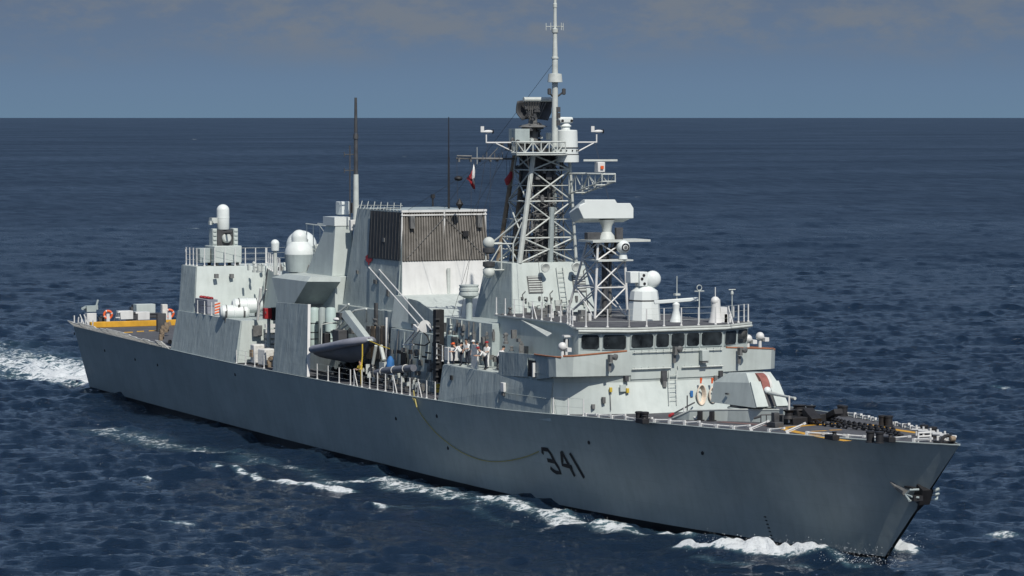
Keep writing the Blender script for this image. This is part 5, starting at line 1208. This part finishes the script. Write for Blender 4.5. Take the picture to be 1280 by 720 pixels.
# ------------------------------------------------------------------ crew: one continuous skinned body each
def person(loc, yaw, lean, label, top='shirt', legs='navy', cap=None, arms='down', height=1.76, group='crew at the edge of the upper deck', squat=0):
    s = height / 1.76
    hip = V((0, 0, .92 * (1 - .35 * squat)))
    d = V((math.sin(lean), 0, math.cos(lean)))
    chest = hip + d * .40; neck = hip + d * .56; hd = neck + (d * .6 + V((0, 0, .4))).normalized() * .12; ht = hd + (d * .4 + V((0, 0, .6))).normalized() * .14
    vs, es, rs, reg = [], [], [], []
    def add(p, r, parent, k_):
        vs.append(p * s); rs.append(r if isinstance(r, tuple) else (r, r)); reg.append(k_)
        if parent is not None: es.append((parent, len(vs) - 1))
        return len(vs) - 1
    i_h = add(hip, (.15, .12), None, 'legs'); i_w = add(hip + d * .2, (.18, .15), i_h, 'top'); i_c = add(chest, (.22, .17), i_w, 'top'); i_n = add(neck, (.065, .065), i_c, 'skin'); i_hd = add(hd, (.085, .1), i_n, 'skin'); i_ht = add(ht, (.085, .1), i_hd, 'skin'); add(hd + V((.085, 0, .04)), .022, i_hd, 'skin')
    for sg in (-1, 1):
        j = add(hip + V((0, .09 * sg, -.06)), .095, i_h, 'legs'); kn = add(V((.05 + .3 * squat, .11 * sg, .49 * (1 - .1 * squat))), .065, j, 'legs'); an_ = add(V((-.02 + .02 * sg, .12 * sg, .09)), .05, kn, 'legs'); add(V((.15 + .02 * sg, .13 * sg, .045)), .045, an_, 'shoe')
        sh = add(chest + V((0, .2 * sg, .06)), .06, i_c, 'top')
        if arms == 'forward' or (arms == 'one' and sg > 0): el = chest + V((.18, .25 * sg, -.18)); ha = el + V((.25, -.05 * sg, -.02))
        else: el = chest + V((-.02, .27 * sg, -.24)); ha = el + V((.08, .01 * sg, -.25))
        e_ = add(el, .045, sh, 'top'); h_ = add(ha, .034, e_, 'skin'); dv_ = (ha - el).normalized()
        palm = add(ha + dv_ * .08, (.04, .022), h_, 'skin')
    me = bpy.data.meshes.new('person_body'); me.from_pydata(vs, es, []); me.update()
    tmp = bpy.data.objects.new('tmp', me); COL.objects.link(tmp)
    sk = tmp.modifiers.new('skin', 'SKIN'); sk.use_smooth_shade = True
    for i, sv in enumerate(me.skin_vertices[0].data): sv.radius = (rs[i][0] * s, rs[i][1] * s); sv.use_root = (i == 0)
    tmp.modifiers.new('sub', 'SUBSURF').levels = 2; tmp.modifiers['sub'].render_levels = 2
    dg = bpy.context.evaluated_depsgraph_get(); m2 = bpy.data.meshes.new_from_object(tmp.evaluated_get(dg)); bpy.data.objects.remove(tmp)
    root = empty('person', loc, label, 'person', group, yaw)
    ks = ['top', 'legs', 'skin', 'shoe']; m2.materials.clear()
    for k_ in (top, legs, 'skin', 'black'): m2.materials.append(M[k_])
    # colour each face by the nearest bone
    segs = [(V(vs[a]), V(vs[b]), reg[b]) for a, b in es]
    for f in m2.polygons:
        c = V(f.center); best = None
        for a, b, k_ in segs:
            ab = b - a; t = max(0, min(1, (c - a).dot(ab) / ab.length_squared)); dd = (c - a - ab * t).length
            if best is None or dd < best[0]: best = (dd, k_)
        f.material_index = ks.index(best[1]); f.use_smooth = True
    body = bpy.data.objects.new('body', m2); COL.objects.link(body); body.parent = root
    if cap:
        MB().lathe(ht * s + V((0, 0, -.03)), [(.115, 0), (.12, .05), (.09, .11), (0, .13)], 14).build('cap', cap, root)
        MB().box(ht * s + V((.12, 0, -.01)), (.12, .14, .02)).build('cap_peak', cap, root)
    else:
        MB().ball(ht * s + V((-.02, 0, .0)), .112, 12, (1, .9, .8)).build('hair', 'black', root)
    return root
zd2 = 8.43
person((83.6, -7.2, zd2), R(75), 1.05, 'person in white shirt bent double at the aft end of the crew, facing the others', arms='forward')
person((84.4, -6.5, zd2), R(-60), .3, 'bareheaded person in white shirt standing behind the one bent double', arms='one')
person((85.2, -7.35, zd2), R(-105), .9, 'person in orange cap and white shirt stooping low beside the one bent double', cap='orange', arms='forward')
person((85.9, -6.6, zd2), R(-70), .35, 'person in white cap standing slightly bent behind the orange capped one', cap='shirt', arms='one')
person((86.6, -7.2, zd2), R(80), .55, 'person in all white leaning towards the pale upright board from its aft side', legs='shirt', arms='forward')
person((87.9, -6.7, zd2), R(-60), .05, 'person standing upright in all white with a red cap, behind the pale upright board', cap='red', legs='shirt', arms='one')
person((89.0, -7.3, zd2), R(-95), .95, 'person in red cap and white shirt bending low at the forward end of the crew', cap='red', arms='forward')
person((90.0, -6.9, zd2), R(100), .75, 'bareheaded person in white shirt bending beside the bulwark, forward of the red capped ones', arms='forward')
person((67.6, -7.2, ZD(67) ), R(-80), .1, 'person in yellow vest standing by the bow of the grey boat', top='yellowgear', group='crew at the deck edge amidships', arms='forward')
o = MB().box((0, 0, .8), (.9, .1, 1.6)).build('pale_board', 'canvas'); o.location = (87.7, -7.5, zd2); tag(o, 'pale grey upright board standing among the crew at the deck edge', 'board')

# ------------------------------------------------------------------ the sea
def sea():
    rng = np.random.default_rng(11)
    H, f = CAM.z, FPX
    ang = np.radians(np.concatenate([np.linspace(-50, -11.6, 240), np.linspace(-11.5, 11.5, 960), np.linspace(11.6, 50, 240)]))
    d = [112.0]
    while d[-1] < 9000: d.append(d[-1] + max(.33, d[-1] ** 2 / (H * f) * (.8 if d[-1] < 260 else .55)))
    d = np.array(d + [12000, 20000, 40000, 90000, 250000.0])
    A, D = np.meshgrid(ang, d); X = CAM.x + D * np.cos(YAW - A); Y = CAM.y + D * np.sin(YAW - A)
    dd = np.gradient(d)[:, None] * np.ones_like(A)
    lat = D * np.gradient(ang)[None, :]
    slope2 = np.zeros_like(X); full2 = 0
    Z = np.zeros_like(X); DX = np.zeros_like(X); DY = np.zeros_like(X)
    N = 134; wind = YAW + R(12)
    for i in range(N):
        lam = .8 * (13 / .8) ** ((i + rng.random()) / 110) if i < 110 else 14 * 4 ** rng.random(); th = wind + rng.normal(0, .32 if lam > 6 else .52); kk = 2 * math.pi / lam
        slope = .054 if lam < 4 else (.026 if lam < 9 else (.016 if lam < 13 else .013))
        amp = slope / kk; ph = rng.random() * 6.283
        kx, ky = math.cos(th) * kk, math.sin(th) * kk
        eff = np.maximum(np.abs(math.cos(th - YAW)) * dd, np.abs(math.sin(th - YAW)) * lat)
        w = np.clip((lam / np.maximum(eff, .01) - .45) / 1.6, 0, 1)
        # slow modulation makes groups
        g = .75 + .5 * np.sin(X * kx * .113 + Y * ky * .131 + ph * 3.1)
        slope2 += (1 - w ** 2) * slope ** 2; full2 += slope ** 2
        a = X * kx + Y * ky + ph
        Z += amp * g * w * np.sin(a); q = 1.05 * amp * g * w * np.cos(a); DX += q * math.cos(th); DY += q * math.sin(th)
    near = D < 9000
    Zr = Z.copy()
    # ---- the ship's own waves and foam (shape fields on the water, in the ship's axes)
    foam = np.zeros_like(X); unres = np.clip(slope2 / full2, 0, 1)
    def poly(px):
        return [P(a, b, z=0) for a, b in px]
    def seg_field(pts, wid):
        out = np.full(X.shape, 9e9)
        for a, b in zip(pts, pts[1:]):
            abx, aby = b.x - a.x, b.y - a.y; l2 = abx * abx + aby * aby
            t = np.clip(((X - a.x) * abx + (Y - a.y) * aby) / l2, 0, 1)
            out = np.minimum(out, np.hypot(X - a.x - t * abx, Y - a.y - t * aby))
        return np.exp(-(out / wid) ** 2)
    m = (X > -140) & (X < 150) & (np.abs(Y) < 60)
    def add(px, wid, dens, lift=0):
        nonlocal foam, Zr
        g = seg_field(poly(px), wid); foam = np.maximum(foam, dens * g); Zr = Zr + lift * g
    add([(866, 692), (900, 693), (940, 696), (985, 697), (1012, 698)], 1.3, 1.4, .8)
    add([(1010, 697), (1050, 702), (1085, 711)], .9, .62, .2); add([(1085, 713), (1060, 712), (1040, 706)], .5, .7, .1); add([(1124, 684), (1136, 686)], .9, 1.0, .4); add([(1136, 686), (1150, 690)], .7, .6, .1)
    add([(870, 700), (960, 706), (1010, 706)], 1.0, .6, 0)
    add([(860, 676), (790, 664), (740, 655), (690, 647)], 1.3, .74, .15); add([(770, 664), (700, 652), (655, 643), (620, 637)], 1.7, .78, .3); add([(620, 640), (590, 626), (540, 616), (500, 607)], 2.6, .74, .15)
    add([(545, 612), (470, 600), (400, 606)], 2.2, .7, .15); add([(640, 655), (600, 645), (480, 640)], 1.2, .55, 0); add([(480, 641), (460, 638)], .8, .75, .1); add([(440, 612), (400, 609), (345, 602)], 1.0, .80, .2); add([(345, 602), (290, 601)], .6, .5, .1)
    add([(250, 561), (190, 549), (115, 540)], 4.0, .62, 0); add([(330, 585), (290, 570), (210, 553), (150, 545)], 3.6, .58, 0); add([(430, 606), (380, 590), (320, 580)], 2.5, .56, 0); add([(330, 600), (270, 585), (285, 588)], .8, .72, .1); add([(190, 655), (165, 656), (240, 661)], .7, .66, .12); add([(180, 598), (188, 599)], .5, .8, .1); add([(110, 492), (140, 500)], 1.2, .6, .1)
    add([(560, 690), (640, 700)], 1.5, .3, 0)
    # turbulent wake behind the transom
    xs_ = -X - .5; half = 5.6 + .10 * np.clip(xs_, 0, 400)
    wk = (xs_ > 0) * np.clip(1.15 - np.abs(Y) / half * .55, 0, 1) * (.68 + .32 * np.exp(-(np.clip(xs_, 0, None) / 45) ** 2)) * np.exp(-np.clip(xs_, 0, None) / 260)
    wk *= (np.abs(Y) < half * 1.6) * np.clip(1.9 - np.abs(Y) / half, 0, 1)
    foam = np.maximum(foam, 1.0 * np.clip(wk, 0, 1.1))
    rough = np.clip(wk, 0, 1)
    Zr = Zr + rough * .35 * np.sin(X * 1.1 + 2 * np.sin(Y * .9)) * np.sin(Y * 1.3 + X * .31)
    # light churn hugging the hull
    hb = np.interp(X, WX, WY); near_h = (X > 0) & (X < 127) ; dist = np.abs(Y) - hb
    foam = np.maximum(foam, near_h * np.where(dist > -1, .56 * np.exp(-(np.clip(dist, 0, 99) / 2.6) ** 2), 0))
    # scattered breaking crests far off
    for i in range(150):
        dc = 160 * (5200 / 160) ** rng.random(); ac = rng.uniform(-R(12), R(12)); cx, cy = CAM.x + dc * math.cos(YAW - ac), CAM.y + dc * math.sin(YAW - ac)
        if dc < 330 and abs(ac) < R(8.5): continue
        ii = np.argmin(abs(d - dc)); r0_, r1_ = max(0, ii - 14), min(len(d), ii + 14); jj = np.argmin(abs(ang - ac)); c0_, c1_ = max(0, jj - 30), min(len(ang), jj + 30)
        ux, uy = math.cos(YAW), math.sin(YAW); lx = (X[r0_:r1_, c0_:c1_] - cx); ly = (Y[r0_:r1_, c0_:c1_] - cy)
        fwd = lx * ux + ly * uy; sd = -lx * uy + ly * ux; sz = rng.uniform(.5, 1.3) * (1 + dc / 2500)
        g = np.exp(-(fwd / (sz * max(1, dc / 700))) ** 2 - (sd / (sz * 2.2)) ** 2); foam[r0_:r1_, c0_:c1_] = np.maximum(foam[r0_:r1_, c0_:c1_], rng.uniform(.55, .8) * g)
    lump = np.zeros_like(X)
    for i in range(26):
        lam = .5 * (3.0 / .5) ** rng.random(); th = rng.random() * 6.283; lump += lam ** .8 * np.sin((X * math.cos(th) + Y * math.sin(th)) * 6.283 / lam + rng.random() * 6.283)
    Zr = Zr + np.clip(foam - .45, 0, .8) * .26 * np.tanh(lump * .22)
    co = np.stack([X + DX, Y + DY, Zr], -1).reshape(-1, 3).astype(np.float32)
    nr_, nc = X.shape
    idx = np.arange(nr_ * nc).reshape(nr_, nc)
    quads = np.stack([idx[:-1, :-1], idx[1:, :-1], idx[1:, 1:], idx[:-1, 1:]], -1).reshape(-1, 4)
    quads = quads[:, ::-1]
    me = bpy.data.meshes.new('sea'); me.vertices.add(len(co)); me.vertices.foreach_set('co', co.ravel())
    me.loops.add(quads.size); me.loops.foreach_set('vertex_index', quads.ravel().astype(np.int32))
    me.polygons.add(len(quads)); me.polygons.foreach_set('loop_start', np.arange(0, quads.size, 4, dtype=np.int32))
    me.polygons.foreach_set('use_smooth', np.ones(len(quads), bool)); me.update(calc_edges=True)
    at_ = me.attributes.new('foam', 'FLOAT', 'POINT'); at_.data.foreach_set('value', foam.ravel().astype(np.float32))
    at2 = me.attributes.new('unresolved', 'FLOAT', 'POINT'); at2.data.foreach_set('value', unres.ravel().astype(np.float32))
    o = bpy.data.objects.new('sea', me); COL.objects.link(o); o['kind'] = 'structure'
    print('sea verts', len(co))
    # rest of the round horizon, a coarse ring a little below the wave mesh
    mb = MB(); n_ = 96; rings = [[(CAM.x + r_ * math.cos(2 * math.pi * i / n_), CAM.y + r_ * math.sin(2 * math.pi * i / n_), -1.2) for i in range(n_)] for r_ in (1, 400, 3000, 250000)]
    mb.loft(rings, caps=False)
    o2 = mb.build('sea_far', 'black'); o2['kind'] = 'structure'; av = o2.data.attributes.new('unresolved', 'FLOAT', 'POINT'); av.data.foreach_set('value', [1.0] * len(o2.data.vertices))
    return o, o2
sea_o, sea_b = sea()
def spray():
    random.seed(5); mb = MB(); oct_ = [(1, 0, 0), (-1, 0, 0), (0, 1, 0), (0, -1, 0), (0, 0, 1), (0, 0, -1)]; of = [(0, 2, 4), (2, 1, 4), (1, 3, 4), (3, 0, 4), (2, 0, 5), (1, 2, 5), (3, 1, 5), (0, 3, 5)]
    line = [P(*q, z=0) for q in [(870, 692), (900, 693), (940, 696), (985, 697), (1012, 698)]]; stem = [P(*q, z=0) for q in [(1030, 700), (1060, 704), (1088, 710), (1100, 706)]]; port = [P(*q, z=0) for q in [(1122, 685), (1140, 687)]]; st2 = [P(*q, z=0) for q in [(770, 664), (700, 652), (655, 643)]]
    for pts, cnt, hmax, wd in ((line, 1100, 1.5, 1.2), (stem, 650, 1.3, 1.0), (port, 220, 1.1, .9), (st2, 260, .7, 1.3)):
        for i in range(cnt):
            t = random.random() * (len(pts) - 1); j = int(t); p = pts[j].lerp(pts[j + 1], t - j); r_ = .006 + .024 * random.random() ** 3
            h_ = .1 + hmax * .75 * random.random() ** 2.6; c = V((p.x + random.gauss(0, wd * .6), p.y + random.gauss(0, wd * .6), h_))
            mb.add([c + V(q) * r_ for q in oct_], of)
    o = mb.build('spray', 'foam'); o['kind'] = 'stuff'
M['foam'] = mat('spray_drops', (.8, .83, .84), .6, var=.02)
spray()
wm = bpy.data.materials.new('sea_water'); wm.use_nodes = True; n, l = wm.node_tree.nodes, wm.node_tree.links; b = n['Principled BSDF']
geo = n.new('ShaderNodeNewGeometry')
def wnoise(scale, detail, rot, st, rg=.6, typ=None):
    mp = n.new('ShaderNodeMapping'); mp.vector_type = 'POINT'; mp.inputs['Rotation'].default_value = (0, 0, rot); mp.inputs['Scale'].default_value = st; l.new(geo.outputs['Position'], mp.inputs[0])
    q = n.new('ShaderNodeTexNoise'); q.inputs['Scale'].default_value = scale; q.inputs['Detail'].default_value = detail; q.inputs['Roughness'].default_value = rg; l.new(mp.outputs[0], q.inputs[0]); return q.outputs[0]
def sm(op, a, c=None, clamp=False):
    m_ = n.new('ShaderNodeMath'); m_.operation = op; m_.use_clamp = clamp
    for i, v in enumerate((a, c)):
        if v is None: continue
        if isinstance(v, (int, float)): m_.inputs[i].default_value = v
        else: l.new(v, m_.inputs[i])
    return m_.outputs[0]
att = n.new('ShaderNodeAttribute'); att.attribute_name = 'foam'
unr = n.new('ShaderNodeAttribute'); unr.attribute_name = 'unresolved'
F1, F2 = wnoise(.6, 12, -YAW, (1, .6, 1), .78), wnoise(3.2, 9, -YAW, (1, .6, 1), .75)
F3 = wnoise(1.3, 9, -YAW, (1, .4, 1), .68)
ridge = sm('SUBTRACT', 1.0, sm('MULTIPLY', sm('ABSOLUTE', sm('SUBTRACT', F3, .5)), 5.5), True)
fn = sm('ADD', sm('ADD', sm('MULTIPLY', F1, .55), sm('MULTIPLY', F2, .45)), sm('MULTIPLY', ridge, .30))
thr = sm('SUBTRACT', 1.24, sm('MULTIPLY', att.outputs['Fac'], .80))
dif = sm('SUBTRACT', fn, thr)
def mrange(src, a, c, lo=0, hi=1, smooth=True):
    q = n.new('ShaderNodeMapRange'); q.interpolation_type = 'SMOOTHSTEP' if smooth else 'LINEAR'; l.new(src, q.inputs[0])
    for i_, v in ((1, a), (2, c), (3, lo), (4, hi)): q.inputs[i_].default_value = v
    return q.outputs[0]
fm = mrange(dif, .0, .15)
gust = sm('ADD', sm('MULTIPLY', wnoise(.006, 6, -YAW, (1, .6, 1), .6), .45), sm('MULTIPLY', wnoise(.16, 7, -YAW, (.3, 1, 1), .66), .55))
# waves too small for the mesh at their distance become microfacet roughness; gusts vary it
rough = sm('ADD', sm('ADD', sm('MULTIPLY', unr.outputs['Fac'], .35), .07), sm('MULTIPLY', sm('SUBTRACT', gust, .5), .95), True)
l.new(rough, b.inputs['Roughness'])
wc = n.new('ShaderNodeMixRGB'); wc.inputs[1].default_value = (.006, .016, .034, 1); wc.inputs[2].default_value = (.10, .20, .235, 1)
l.new(sm('MULTIPLY', mrange(att.outputs['Fac'], .35, 1.1), mrange(dif, -.4, .15)), wc.inputs[0]); l.new(wc.outputs[0], b.inputs['Base Color'])
b.inputs['IOR'].default_value = 1.333; b.inputs['Specular IOR Level'].default_value = .5
bp = n.new('ShaderNodeBump'); bp.inputs['Strength'].default_value = 1; bp.inputs['Distance'].default_value = .28; l.new(wnoise(1.6, 6, -YAW, (1, .5, 1), .65), bp.inputs['Height'])
bp2 = n.new('ShaderNodeBump'); bp2.inputs['Strength'].default_value = 1; bp2.inputs['Distance'].default_value = .62; l.new(wnoise(.42, 6, -YAW, (1, .45, 1), .66), bp2.inputs['Height']); l.new(bp.outputs[0], bp2.inputs['Normal'])
l.new(bp2.outputs[0], b.inputs['Normal'])
fo_ = n.new('ShaderNodeBsdfDiffuse'); fo_.inputs[0].default_value = (.74, .78, .80, 1)
fb = n.new('ShaderNodeBump'); fb.inputs['Distance'].default_value = .35; l.new(fn, fb.inputs['Height']); l.new(fb.outputs[0], fo_.inputs['Normal'])
ms = n.new('ShaderNodeMixShader'); l.new(fm, ms.inputs[0]); l.new(b.outputs[0], ms.inputs[1]); l.new(fo_.outputs[0], ms.inputs[2])
l.new(ms.outputs[0], n['Material Output'].inputs[0])
for o in (sea_o, sea_b): o.data.materials.clear(); o.data.materials.append(wm)
